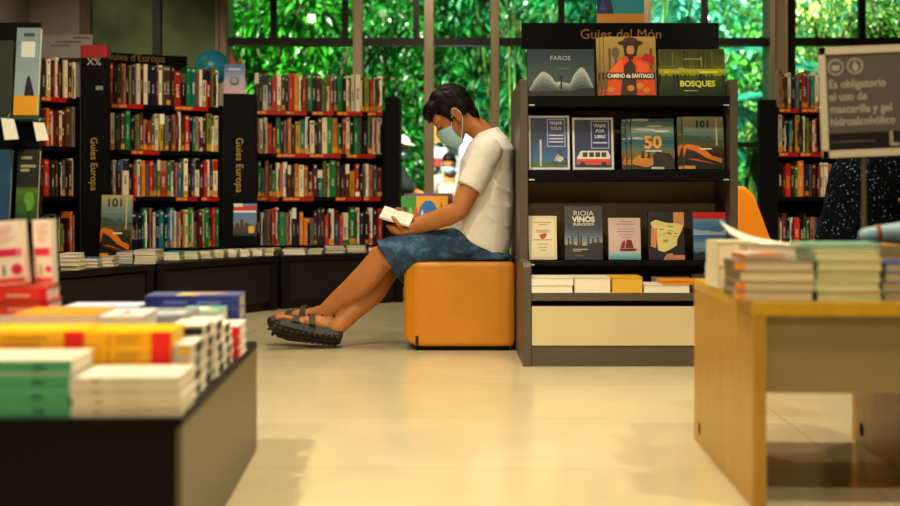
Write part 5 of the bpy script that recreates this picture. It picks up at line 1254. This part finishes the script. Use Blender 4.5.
mk.loft(outer, cap=False, closed=False); b0 = len(mk.v); mk.loft(inner, cap=False, closed=False)
fm = mk.build('face_mask', maskm, reader, smooth=True, subsurf=1)
loopm = mat('white elastic', '#dfe6e2', rough=.7)
for s in (1, -1):
    tA_, tB_ = rings[1][16 if s > 0 else 0], rings[12][16 if s > 0 else 0]
    MB().tube([H(*tA_), H(.012, .0785*s, .012), H(-.004, .087*s, .034), H(-.022, .092*s, .026), H(-.026, .091*s, -.006), H(-.014, .080*s, -.035), H(*tB_)], .0019, n=6, sub=4).build('ear_loop', loopm, fm, smooth=True)
# ---- T-shirt
shirtm = mat('off-white cotton', '#dbd6cd', rough=.9, noise=.03, nscale=30, bump=.12, bscale=14, sheen=.2)
ts = MB()
torso(ts, [(480, 245.5, 35.5, .197, 27), (480.5, 240, 35.5, .197, 27), (483.5, 228, 34.5, .192, 23), (485, 212, 33, .184, 16), (487, 196, 31.5, .182, 12), (488.5, 179, 30, .185, 9), (489, 163, 28, .195, 5), (490, 150, 24, .195, 1), (489, 140, 19, .15, -6), (488, 134, 14, .095, -14), (487, 130.5, 12.5, .082, -20)], n=32)
def sleeve(mb, a, b, y, end=.62):
    e = a*(1-end) + b*end; s0 = a + V(.005, 0, .012)
    mb.ell(a + V(0, y * .006, .002), (.078, .070, .078)); mb.tube([s0, a*.7+b*.3, e], [.073, .074, .071], n=22, caps=False, sub=4)
sleeve(ts, SHL, ELL_, -1); sleeve(ts, SHR, ELR, 1)
# fold ridges radiating from the armpit and across the back
random.seed(3)
def ridge(pts, r): ts.tube(pts, r, n=7, sub=4)
for (a, b_, c, yy) in (((478, 196), (494, 205), (512, 206), 6.325), ((476, 206), (492, 219), (510, 226), 6.322), ((470, 228), (488, 236), (506, 246), 6.318), ((486, 168), (498, 186), (512, 192), 6.322), ((476, 218), (484, 232), (499, 243), 6.316)):
    ridge([P(*a, yy), P(*b_, yy - .002), P(*c, yy + .05)], [.004, .010, .004])
tso = ts.build('t_shirt', shirtm, reader, smooth=True, remesh=.0065, smoothit=8)
tx = bpy.data.textures.new('cloth folds', 'CLOUDS'); tx.noise_scale = .11; tx.noise_depth = 2
md = tso.modifiers.new('folds', 'DISPLACE'); md.texture = tx; md.strength = .012; md.mid_level = .5; md.texture_coords = 'LOCAL'
# ---- shorts
def denim_mat():
    m, nt, b = _new('dark blue denim'); L_ = nt.links; tc = nt.nodes.new('ShaderNodeTexCoord')
    n = nt.nodes.new('ShaderNodeTexNoise'); n.inputs['Scale'].default_value = 16; n.inputs['Detail'].default_value = 6; n.inputs['Roughness'].default_value = .7; L_.new(tc.outputs['Object'], n.inputs['Vector'])
    cr = nt.nodes.new('ShaderNodeValToRGB'); e = cr.color_ramp.elements; e[0].position = .35; e[0].color = (*lin('#10273f'), 1); e[1].position = .72; e[1].color = (*lin('#4a7294'), 1); x = e.new(.52); x.color = (*lin('#1c3d5a'), 1)
    L_.new(n.outputs['Fac'], cr.inputs[0]); L_.new(cr.outputs[0], b.inputs['Base Color']); b.inputs['Roughness'].default_value = .85
    w = nt.nodes.new('ShaderNodeTexNoise'); w.inputs['Scale'].default_value = 34; L_.new(tc.outputs['Object'], w.inputs['Vector'])
    bp_ = nt.nodes.new('ShaderNodeBump'); bp_.inputs['Strength'].default_value = .35; bp_.inputs['Distance'].default_value = .01; L_.new(w.outputs['Fac'], bp_.inputs['Height']); L_.new(bp_.outputs[0], b.inputs['Normal'])
    return m
sh = MB()
torso(sh, [(488, 258.5, 27, .185, 0), (488, 252, 29.5, .188, 8), (484, 243, 29, .172, 24)], n=28, p=3)
for hp, kn, dy in ((HPL, KNL, -1), (HPR, KNR, 1)):
    d = (kn - hp).normalized(); s_ = d.cross(V(0, 1, 0)).normalized(); w_ = V(0, 1, 0); rg = []
    for t, up_, wd, off, fl in ((.0, .092, .095, .004, 0), (.25, .094, .097, .012, 0), (.5, .094, .098, .010, 0), (.72, .096, .098, .004, 0), (.86, .100, .098, -.008, 0), (.955, .106, .099, -.018, .0), (.96, .098, .092, -.018, .0)):
        c = hp + (kn - hp) * t + V(0, 0, off); rg.append(sh.ring(c, s_ * up_ - d * (.045 * (t > .8)), w_ * wd, 24, 2.3))
    sh.loft(rg)
# crease ridges on the thigh
for a, b_, c in (((398, 240), (412, 250), (420, 262)), ((408, 236), (428, 246), (442, 250)), ((392, 250), (398, 262), (400, 276)), ((428, 236), (446, 250), (470, 254))):
    sh.tube([P(*a, 6.315), P(*b_, 6.302), P(*c, 6.312)], [.003, .008, .003], n=6, sub=4)
sho = sh.build('shorts', denim_mat(), reader, smooth=True, remesh=.006, smoothit=5)
md = sho.modifiers.new('folds', 'DISPLACE'); md.texture = tx; md.strength = .010; md.mid_level = .5; md.texture_coords = 'LOCAL'
# ---- sandals
solem = mat('black rubber tread', '#17140f', rough=.6, noise=.25, nscale=60, bump=.5, bscale=70)
strapm = mat('brown webbing', '#3a2c20', rough=.7, noise=.1, nscale=50, bump=.1)
def sandal(M, side):
    outline = []
    prof = [(-.018, .030), (.0, .036), (.05, .036), (.10, .034), (.16, .042), (.21, .047), (.25, .042), (.275, .026), (.287, .006)]
    pts = [(x, w * (1.04 if side > 0 else .96)) for x, w in prof] + [(x, -w * (.96 if side > 0 else 1.04)) for x, w in reversed(prof)]
    def lay(z, k, dz=0): return [M @ V(.13 + (x - .13) * k, y * k, z + (.0005 * 0) + .020 * max(0, (x - .16) / .127) ** 2 + .006 * max(0, (.02 - x) / .04)) for x, y in pts]
    s = MB().loft([lay(-.020, .93), lay(-.014, .99), lay(.004, 1.0), lay(.012, .985), lay(.018, .94)]).build('sandal', solem, reader, smooth=False, bevel=.002)
    MB('#4a3b2c').loft([lay(.0182, .92), lay(.0215, .90)]).build('footbed', PRINT, s)
    tr = MB()
    for x in [i * .024 for i in range(0, 12)]:
        w = .03 if x < .02 else .033; zz = -.024 + .020 * max(0, (x - .16) / .127) ** 2
        for yy in (-.024, 0, .024): tr.box((x, yy - .008, zz - .001), (x + .013, yy + .008, zz + .005), M)
    tr.build('tread', solem, s)
    def strap(x0, x1, r0, r1, h, w):
        rg = []; n = 14
        for i in range(n + 1):
            a = pi * i / n; x = x0 + (x1 - x0) * i / n; yy = cos(a); zz = sin(a)
            c = M @ V(x, yy * r0, .014 + zz * h); c2 = M @ V(x + w, yy * r1, .014 + zz * h * .93)
            o_ = (M.to_3x3() @ V(0, yy, zz)).normalized() * .004
            rg.append([c, c2, c2 + o_, c + o_])
        MB().loft(rg).build('strap', strapm, s, smooth=False, bevel=.001)
    strap(.172, .166, .046, .046, .062, .032); strap(.105, .110, .044, .044, .088, .026)
    rg = []; n = 16       # heel strap
    for i in range(n + 1):
        a = -pi/2 + pi * i / n; c = M @ V(.03 - .046 * cos(a), .040 * sin(a), .052 + .01 * abs(sin(a))); o_ = (M.to_3x3() @ V(-cos(a), sin(a), 0)) * .004; z_ = M.to_3x3() @ V(0, 0, .022)
        rg.append([c, c + o_, c + o_ + z_, c + z_])
    MB().loft(rg).build('strap', strapm, s, bevel=.001)
sandal(FML, 1); sandal(FMR, -1)
# ---- the open book itself
ob = root('open_book', bp(.08, 0, 0), 'open paperback with white pages in the reader\'s hands', 'book')
def page_h(a):  # page block curving down into the gutter
    t = abs(a) / BW; return BT * (1 - .55 * (1 - t) ** 3 - .10 * t)
for s in (1, -1):
    rg = []
    for j in range(9):
        a = s * BW * (.002 + .98 * j / 8); lift = .03 * (j / 8) ** 1.2 * (.5 if s > 0 else -.35)
        rg.append([bp(.003, a, .002), bp(BL - .003, a, .002), bp(BL - .003, a, .002 + page_h(a)), bp(.003, a, .002 + page_h(a))])
    MB('#efe9dc').loft(rg).build('page_block', mat('book page edges', '#efe9dc', rough=.75, noise=.05, nscale=50), ob, smooth=False)
    pr = MB('#8a857a')
    rr = random.Random(5)
    for q in range(13):
        a0, a1 = s * BW * .14, s * BW * (.88 if rr.random() < .8 else .5); sp = BL * (.12 + .058 * q); pts = []
        for j in range(6):
            a = a0 + (a1 - a0) * j / 5; pts.append((bp(BL - sp, a, .0023 + page_h(a) + .0002), bp(BL - sp - .0018, a, .0023 + page_h(a) + .0002)))
        for (p, q_), (u, v) in zip(pts, pts[1:]): pr.poly([p, u, v, q_])
    pr.build('printed_lines', PRINT, ob)
MB('#3a2018').loft([[bp(-.002, a, -.0015), bp(BL + .002, a, -.0015), bp(BL + .002, a, .0015), bp(-.002, a, .0015)] for a in (-BW - .003, -.01, .01, BW + .003)]).build('cover', GLOSSPRINT, ob)

# =================================================================== background people
def simple_person(name, label, base, J, skin_m, parts, head, hair_m, hair_fn=None, voxel=.012):
    """J: joints dict in world; parts: list of (name, material, builder)"""
    r = root(name, base, label, 'person'); mb = MB()
    hc, hr, fwd = head
    f = Vector(fwd).normalized(); l = V(0, 0, 1).cross(f).normalized(); u = f.cross(l); Mh = Matrix((f, l, u)).transposed()
    mb.ell(hc + u*.03, (hr*.95, hr*.75, hr*.95), Mh); mb.ell(hc + f*hr*.35 - u*hr*.35, (hr*.58, hr*.58, hr*.75), Mh); mb.ell(hc + f*hr*.98 - u*.012, (.016, .014, .022), Mh)
    for s in (1, -1): mb.ell(hc + l*s*hr*.78, (.014, .009, .026), Mh); mb.ell(hc + f*hr*.80 + l*s*.030 + u*.018, (.014, .016, .010), Mh)
    mb.tube([hc - u*hr*.5 - f*.02, J['neck']], [.052, .06], n=12)
    mb.tube([J['neck'], J['chest'], J['pelvis']], [.09, .14, .14], n=16, sub=3)
    for s in 'LR':
        mb.tube([J['sh'+s], J['el'+s], J['wr'+s]], [.05, .042, .028], n=12, sub=4)
        w, e = J['wr'+s], J['el'+s]; d = (w - e).normalized(); sd = d.cross(V(0, 0, 1)).normalized()
        pm = w + d*.05; mb.tube([w, pm, w + d*.085], [.026, .036, .03], n=10)
        for q in range(4): b_ = w + d*.085 + sd*(-.027 + .018*q); mb.tube([b_, b_ + d*.035 - V(0, 0, .006), b_ + d*(.062 if q in (1, 2) else .05) - V(0, 0, .022)], [.010, .009, .0075], n=7)
        th = w + d*.03 + sd*.034*(1 if s == 'L' else -1); mb.tube([w + d*.02, th, th + d*.04 + sd*.012*(1 if s == 'L' else -1)], [.016, .012, .009], n=7)
        mb.tube([J['hip'+s], J['kn'+s], J['an'+s]], [.085, .06, .04], n=12, sub=4)
        a = J['an'+s]; fd = V(f.x, f.y, 0).normalized(); mb.tube([a - V(0, 0, .03), a + fd*.10 - V(0, 0, .05), a + fd*.17 - V(0, 0, .055)], [.04, .036, .026], n=10)
    mb.build('body', skin_m, r, smooth=True, remesh=voxel, smoothit=5)
    h = MB(); h.ell(hc + u*.045 - f*.02, (hr*1.0, hr*.86, hr*.96), Mh); h.ell(hc - f*hr*.55 - u*.01, (hr*.5, hr*.75, hr*.75), Mh); h.ell(hc + f*hr*.55 + u*hr*.82, (hr*.42, hr*.62, hr*.32), Mh)
    if hair_fn: hair_fn(h, hc, f, l, u, hr, Mh)
    h.build('hair', hair_m, r, smooth=True, remesh=voxel * .8, smoothit=3)
    for s in (1, -1): MB('#1a120c').ell(hc + f*hr*.90 + l*s*.030 + u*.016, (.006, .011, .006), Mh).build('eye', PRINT, r, smooth=True)
    for nm, m_, fn in parts: fn(nm, m_, r, J, hc, f, l, u, hr, Mh)
    return r
def p_top(k=1.0, sl=.6, vox=.012, disp=.012):
    def fn(nm, m_, r, J, hc, f, l, u, hr, Mh):
        t = MB(); t.tube([J['neck'] - V(0, 0, .01), J['chest'], J['pelvis'] * .55 + J['chest'] * .45, J['pelvis']], [.09*k, .165*k, .165*k, .175*k], n=18, sub=3)
        t.tube([J['shL'], J['shR']], .085*k, n=14)
        for s in 'LR':
            e = J['sh'+s] * (1 - min(sl, 1)) + J['el'+s] * min(sl, 1); pts = [J['sh'+s], (J['sh'+s] + e) / 2, e]; rad = [.082*k, .074*k, .068*k]
            if sl > 1: pts.append(J['el'+s] * (2 - sl) + J['wr'+s] * (sl - 1)); rad.append(.046*k)
            t.tube(pts, rad, n=14, sub=4)
        o = t.build(nm, m_, r, smooth=True, remesh=vox, smoothit=4); md = o.modifiers.new('folds', 'DISPLACE'); md.texture = tx; md.strength = disp; md.mid_level = .5
        return o
    return fn
def p_legs(nm, m_, r, J, hc, f, l, u, hr, Mh):
    t = MB(); t.ell(J['pelvis'], (.17, .17, .13))
    for s in 'LR': t.tube([J['hip'+s], J['kn'+s], J['an'+s] + V(0, 0, .03)], [.10, .078, .06], n=14, sub=4)
    t.build(nm, m_, r, smooth=True, remesh=.012, smoothit=4)
def p_mask(nm, m_, r, J, hc, f, l, u, hr, Mh):
    MB().ell(hc + f*hr*.52 - u*hr*.42, (hr*.58, hr*.62, hr*.56), Mh, 18, 12).build(nm, m_, r, smooth=True)
def p_shoes(nm, m_, r, J, hc, f, l, u, hr, Mh):
    fd = V(f.x, f.y, 0).normalized()
    for s in 'LR':
        a = J['an'+s]; MB().tube([a - V(0, 0, .045) - fd*.03, a + fd*.09 - V(0, 0, .052), a + fd*.19 - V(0, 0, .058)], [.048, .046, .034], n=12).build(nm, m_, r, smooth=True)
# --- customer in the dark floral top behind the notice, sitting on a stool
def floral_mat():
    m, nt, b = _new('dark floral cloth'); L_ = nt.links; tc = nt.nodes.new('ShaderNodeTexCoord')
    v = nt.nodes.new('ShaderNodeTexVoronoi'); v.inputs['Scale'].default_value = 70; L_.new(tc.outputs['Object'], v.inputs['Vector'])
    n = nt.nodes.new('ShaderNodeTexNoise'); n.inputs['Scale'].default_value = 9; n.inputs['Detail'].default_value = 6; n.inputs['Roughness'].default_value = .75; n.inputs['Distortion'].default_value = 2.2; L_.new(tc.outputs['Object'], n.inputs['Vector'])
    a1 = nt.nodes.new('ShaderNodeMath'); a1.operation = 'SUBTRACT'; L_.new(n.outputs['Fac'], a1.inputs[0]); a1.inputs[1].default_value = .5
    ab = nt.nodes.new('ShaderNodeMath'); ab.operation = 'ABSOLUTE'; L_.new(a1.outputs[0], ab.inputs[0])
    m2 = nt.nodes.new('ShaderNodeMath'); m2.operation = 'MULTIPLY'; m2.inputs[1].default_value = 3.5; L_.new(ab.outputs[0], m2.inputs[0])
    mn = nt.nodes.new('ShaderNodeMath'); mn.operation = 'ADD'; L_.new(v.outputs['Distance'], mn.inputs[0]); L_.new(m2.outputs[0], mn.inputs[1])
    cr = nt.nodes.new('ShaderNodeValToRGB'); e = cr.color_ramp.elements; e[0].position = .16; e[0].color = (*lin('#93a6b8'), 1); e[1].position = .46; e[1].color = (*lin('#04060c'), 1); x = e.new(.30); b.inputs['Specular IOR Level'].default_value = .05; x.color = (*lin('#1a2c48'), 1)
    L_.new(mn.outputs[0], cr.inputs[0])
    L_.new(cr.outputs[0], b.inputs['Base Color']); b.inputs['Roughness'].default_value = .85; return m
cy = 5.30
J = dict(neck=V(1.815, cy, 1.06), chest=V(1.79, cy, .86), pelvis=V(1.74, cy + .02, .57), shL=V(1.80, cy + .18, .985), shR=V(1.80, cy - .18, .985), elL=V(1.90, cy + .24, .76), elR=V(1.855, cy - .235, .775), wrL=V(2.09, cy + .15, .675), wrR=V(2.07, cy - .13, .675),
         hipL=V(1.76, cy + .10, .55), hipR=V(1.76, cy - .08, .55), knL=V(2.18, cy + .12, .56), knR=V(2.18, cy - .10, .56), anL=V(2.20, cy + .12, .10), anR=V(2.20, cy - .10, .10))
simple_person('person', 'person in a dark blue floral top sitting half hidden behind the mask notice', (1.8, cy, 0), J, skin,
    [('floral_top', floral_mat(), p_top(1.06, .75, .009, .014)), ('trousers', mat('black trousers', '#15161a', rough=.9), p_legs), ('shoe', mat('black shoe', '#0f0e0d', rough=.5), p_shoes)],
    (V(1.865, cy, 1.20), .098, (1, 0, -.35)), lip)
st = root('stool', (1.75, cy, 0), 'plain dark stool hidden under the floral-topped person', 'stool')
MB().tube([(1.74, cy, .415), (1.74, cy, .445)], [.17, .17], n=28, caps=False).build('seat', ctop, st)
for a in range(4): MB().tube([(1.74 + .12*cos(a*pi/2+.8), cy + .12*sin(a*pi/2+.8), .41), (1.74 + .17*cos(a*pi/2+.8), cy + .17*sin(a*pi/2+.8), .012)], .012, n=8).build('leg', ctop, st)
# --- terrace beyond the glass: table, seated person in white, another in dark clothes, a screen with papers
TY = 14.0
def Q(px, py, dy=0): return P(px, py, TY + dy)
scr = root('notice_board', (xp(455, 15.0), 15.0, 0), 'pale board with pinned papers seen through the glass behind the reader\'s mask', 'board')
MB('#8d8a92').box((xp(433, 15.0), 15.0, .0), (xp(482, 15.0), 15.04, zp(122, 15.0))).build('panel', PRINT, scr)
for k, (a, b_, y0, y1, c) in enumerate(((433.5, 449, 123, 145, '#a87a28'), (434, 446, 150, 163, '#b9bcc6'), (448, 458, 149, 158, '#16242a'), (433, 442, 160, 168, '#8a2a2c'), (460, 474, 140, 160, '#c4c6cc'), (446, 456, 161, 172, '#9fa2ac'))):
    MB(c).box((xp(a, 15.0), 14.288 - .001*k, zp(y1, 15.0)), (xp(b_, 15.0), 14.296 - .001*k, zp(y0, 15.0))).build('paper', PRINT, scr)
tt_ = root('terrace_table', (xp(425, TY - .45), TY - .45, 0), 'pale table outside the glass with two people sitting at it', 'table')
MB('#8d8a80').box((xp(404, TY - .5), TY - .62, .70), (xp(472, TY - .5), TY - .12, .735)).build('table_top', PRINT, tt_)
for lx in (413, 470):
    for ly in (-.6, -.15): MB('#2a2723').box((xp(lx, TY - .5), TY + ly, 0), (xp(lx, TY - .5) + .035, TY + ly + .035, .70)).build('leg', PRINT, tt_)
c0 = xp(449, TY + .05)
J = dict(neck=V(c0, TY + .10, 1.02), chest=V(c0, TY + .14, .86), pelvis=V(c0, TY + .18, .52), shL=V(c0 + .17, TY + .12, .97), shR=V(c0 - .17, TY + .12, .97), elL=V(c0 + .24, TY - .06, .76), elR=V(c0 - .24, TY - .06, .76), wrL=V(c0 + .10, TY - .26, .80), wrR=V(c0 - .12, TY - .26, .80),
         hipL=V(c0 + .10, TY + .14, .50), hipR=V(c0 - .10, TY + .14, .50), knL=V(c0 + .11, TY - .24, .52), knR=V(c0 - .11, TY - .24, .52), anL=V(c0 + .11, TY - .22, .09), anR=V(c0 - .11, TY - .22, .09))
simple_person('person', 'person in a white shirt and pale mask sitting at a table beyond the glass', (c0, TY + .15, 0), J, skin,
    [('shirt', mat('grey-white shirt', '#94918c', rough=.9), p_top(.95, 1.2)), ('face_mask', maskm, p_mask), ('trousers', mat('black trousers', '#15161a'), p_legs), ('shoe', mat('black shoe', '#0f0e0d'), p_shoes)], (V(c0, TY + .05, 1.155), .098, (-.15, -1, -.25)), lip)
c1 = xp(404, TY)
J = dict(neck=V(c1 - .10, TY - .3, 1.20), chest=V(c1 - .13, TY - .3, 1.0), pelvis=V(c1 - .18, TY - .3, .56), shL=V(c1 - .10, TY - .13, 1.13), shR=V(c1 - .10, TY - .47, 1.13), elL=V(c1 + .06, TY - .08, .90), elR=V(c1 + .06, TY - .50, .90), wrL=V(c1 + .26, TY - .22, .80), wrR=V(c1 + .24, TY - .42, .80),
         hipL=V(c1 - .16, TY - .2, .53), hipR=V(c1 - .16, TY - .4, .53), knL=V(c1 + .22, TY - .2, .54), knR=V(c1 + .22, TY - .4, .54), anL=V(c1 + .24, TY - .2, .09), anR=V(c1 + .24, TY - .4, .09))
capm = mat('white sun hat', '#dcd8cc', rough=.8)
def p_hat(nm, m_, r, J, hc, f, l, u, hr, Mh):
    MB().ell(hc + u*.075 - f*.01, (hr*1.1, hr*.98, hr*.75), Mh, 18, 12).tube([hc + u*.065, hc + u*.075], [.155, .15], n=24, caps=False).build(nm, m_, r, smooth=False)
simple_person('person', 'person in dark clothes and a white hat at the table beyond the glass', (c1 - .18, TY - .3, 0), J, skin,
    [('jacket', mat('black jacket', '#121316', rough=.9), p_top(1.0, 1.3)), ('hat', capm, p_hat), ('face_mask', maskm, p_mask), ('trousers', mat('black trousers', '#15161a'), p_legs), ('shoe', mat('black shoe', '#0f0e0d'), p_shoes)], (V(c1 - .03, TY - .3, 1.33), .098, (1, -.3, -.3)), lip)
for cx_, cy_, lab in ((c0, TY + .20, 'dark terrace chair under the white-shirted person'), (c1 - .18, TY - .30, 'dark terrace chair under the person in a white hat')):
    ch = root('terrace_chair', (cx_, cy_, 0), lab, 'chair')
    MB().box((cx_ - .2, cy_ - .2, .375), (cx_ + .2, cy_ + .2, .40)).build('seat', ctop, ch)
    for a in (-.18, .15):
        for b_ in (-.18, .15): MB().box((cx_ + a, cy_ + b_, 0), (cx_ + a + .03, cy_ + b_ + .03, .375)).build('leg', ctop, ch)
# =================================================================== light, sky, lens
def area(name, loc, sx, sy, power, col, rot=(0, 0, 0)):
    l = bpy.data.lights.new(name, 'AREA'); l.shape = 'RECTANGLE'; l.size = sx; l.size_y = sy; l.energy = power; l.color = col
    o = bpy.data.objects.new(name, l); COL.objects.link(o); o.location = loc; o.rotation_euler = rot; return o
WARM = (1.0, .86, .62)
def spot(x, y, p, tx=0, ty=0, size=125, rad=.06, col=WARM):  # serves the ceiling lamps and the unseen fill spots
    l = bpy.data.lights.new('lamp_or_fill_spot', 'SPOT'); l.energy = p; l.color = col; l.spot_size = R(size); l.spot_blend = .9; l.shadow_soft_size = rad
    o = bpy.data.objects.new('lamp_or_fill_spot', l); COL.objects.link(o); o.location = (x, y, ZC - .05)
    o.rotation_euler = (V(tx, ty, -ZC).to_track_quat('-Z', 'Y')).to_euler(); return o
for x, y, p in ((-.3, 4.3, 270), (-.3, 6.0, 150), (1.7, 2.4, 230), (2.4, 5.2, 110), (-1.7, 2.7, 360), (.6, .8, 260), (3.4, 7.6, 90), (.8, 4.2, 120), (-.8, 7.0, 90)):
    spot(x, y, p)
# unseen spots added as fill for the shelves, the display and the window wall
spot(.9, -1.6, 300, .02, 9.2, 24); spot(-.6, -1.6, 260, -.1, 9.2, 24)
spot(-1.9, 5.0, 330, -.2, 4.4, 62); spot(-.9, 5.4, 200, -.1, 4.6, 56); spot(2.6, 6.2, 170, .3, 3.2, 60); spot(-1.7, 1.2, 240, .35, 2.6, 70); spot(1.6, 5.4, 260, .1, 3.2, 50)
spot(-2.9, 8.9, 120, -.2, 2.6, 80); spot(-.2, 9.4, 100, .2, 2.0, 110); spot(2.0, 9.4, 90, .3, 2.0, 110)
sun = bpy.data.lights.new('sun', 'SUN'); sun.energy = 19; sun.angle = R(2); sun.color = (1, .95, .82)
so = bpy.data.objects.new('sun', sun); COL.objects.link(so); so.rotation_euler = (R(38), R(-14), 0)
w = bpy.data.worlds.new('sky'); S.world = w; w.use_nodes = True; nt = w.node_tree; bg = nt.nodes['Background']
sky = nt.nodes.new('ShaderNodeTexSky'); sky.sky_type = 'HOSEK_WILKIE'; sky.turbidity = 3.0; sky.sun_direction = (.2, -.5, .8)
nt.links.new(sky.outputs[0], bg.inputs[0]); bg.inputs[1].default_value = 1.3

cam = bpy.data.cameras.new('camera'); co = bpy.data.objects.new('camera', cam); COL.objects.link(co)
co.location = (0, 0, EYE); co.rotation_euler = (R(90), 0, 0)
cam.lens = 50; cam.sensor_width = 36; cam.shift_y = -(253 - HOR) / 900.0; cam.clip_end = 100
cam.dof.use_dof = True; cam.dof.focus_distance = 6.3; cam.dof.aperture_fstop = 2.0
S.camera = co
S.view_settings.view_transform = 'Standard'; S.view_settings.look = 'None'; S.view_settings.gamma = 1; S.view_settings.exposure = 0.0
S.view_settings.use_curve_mapping = False
try:
    S.cycles.use_denoising = True
    S.cycles.max_bounces = 8; S.cycles.diffuse_bounces = 4; S.cycles.glossy_bounces = 4; S.cycles.transparent_max_bounces = 12; S.cycles.sample_clamp_indirect = 6
    S.cycles.caustics_reflective = False; S.cycles.caustics_refractive = False
except Exception: pass
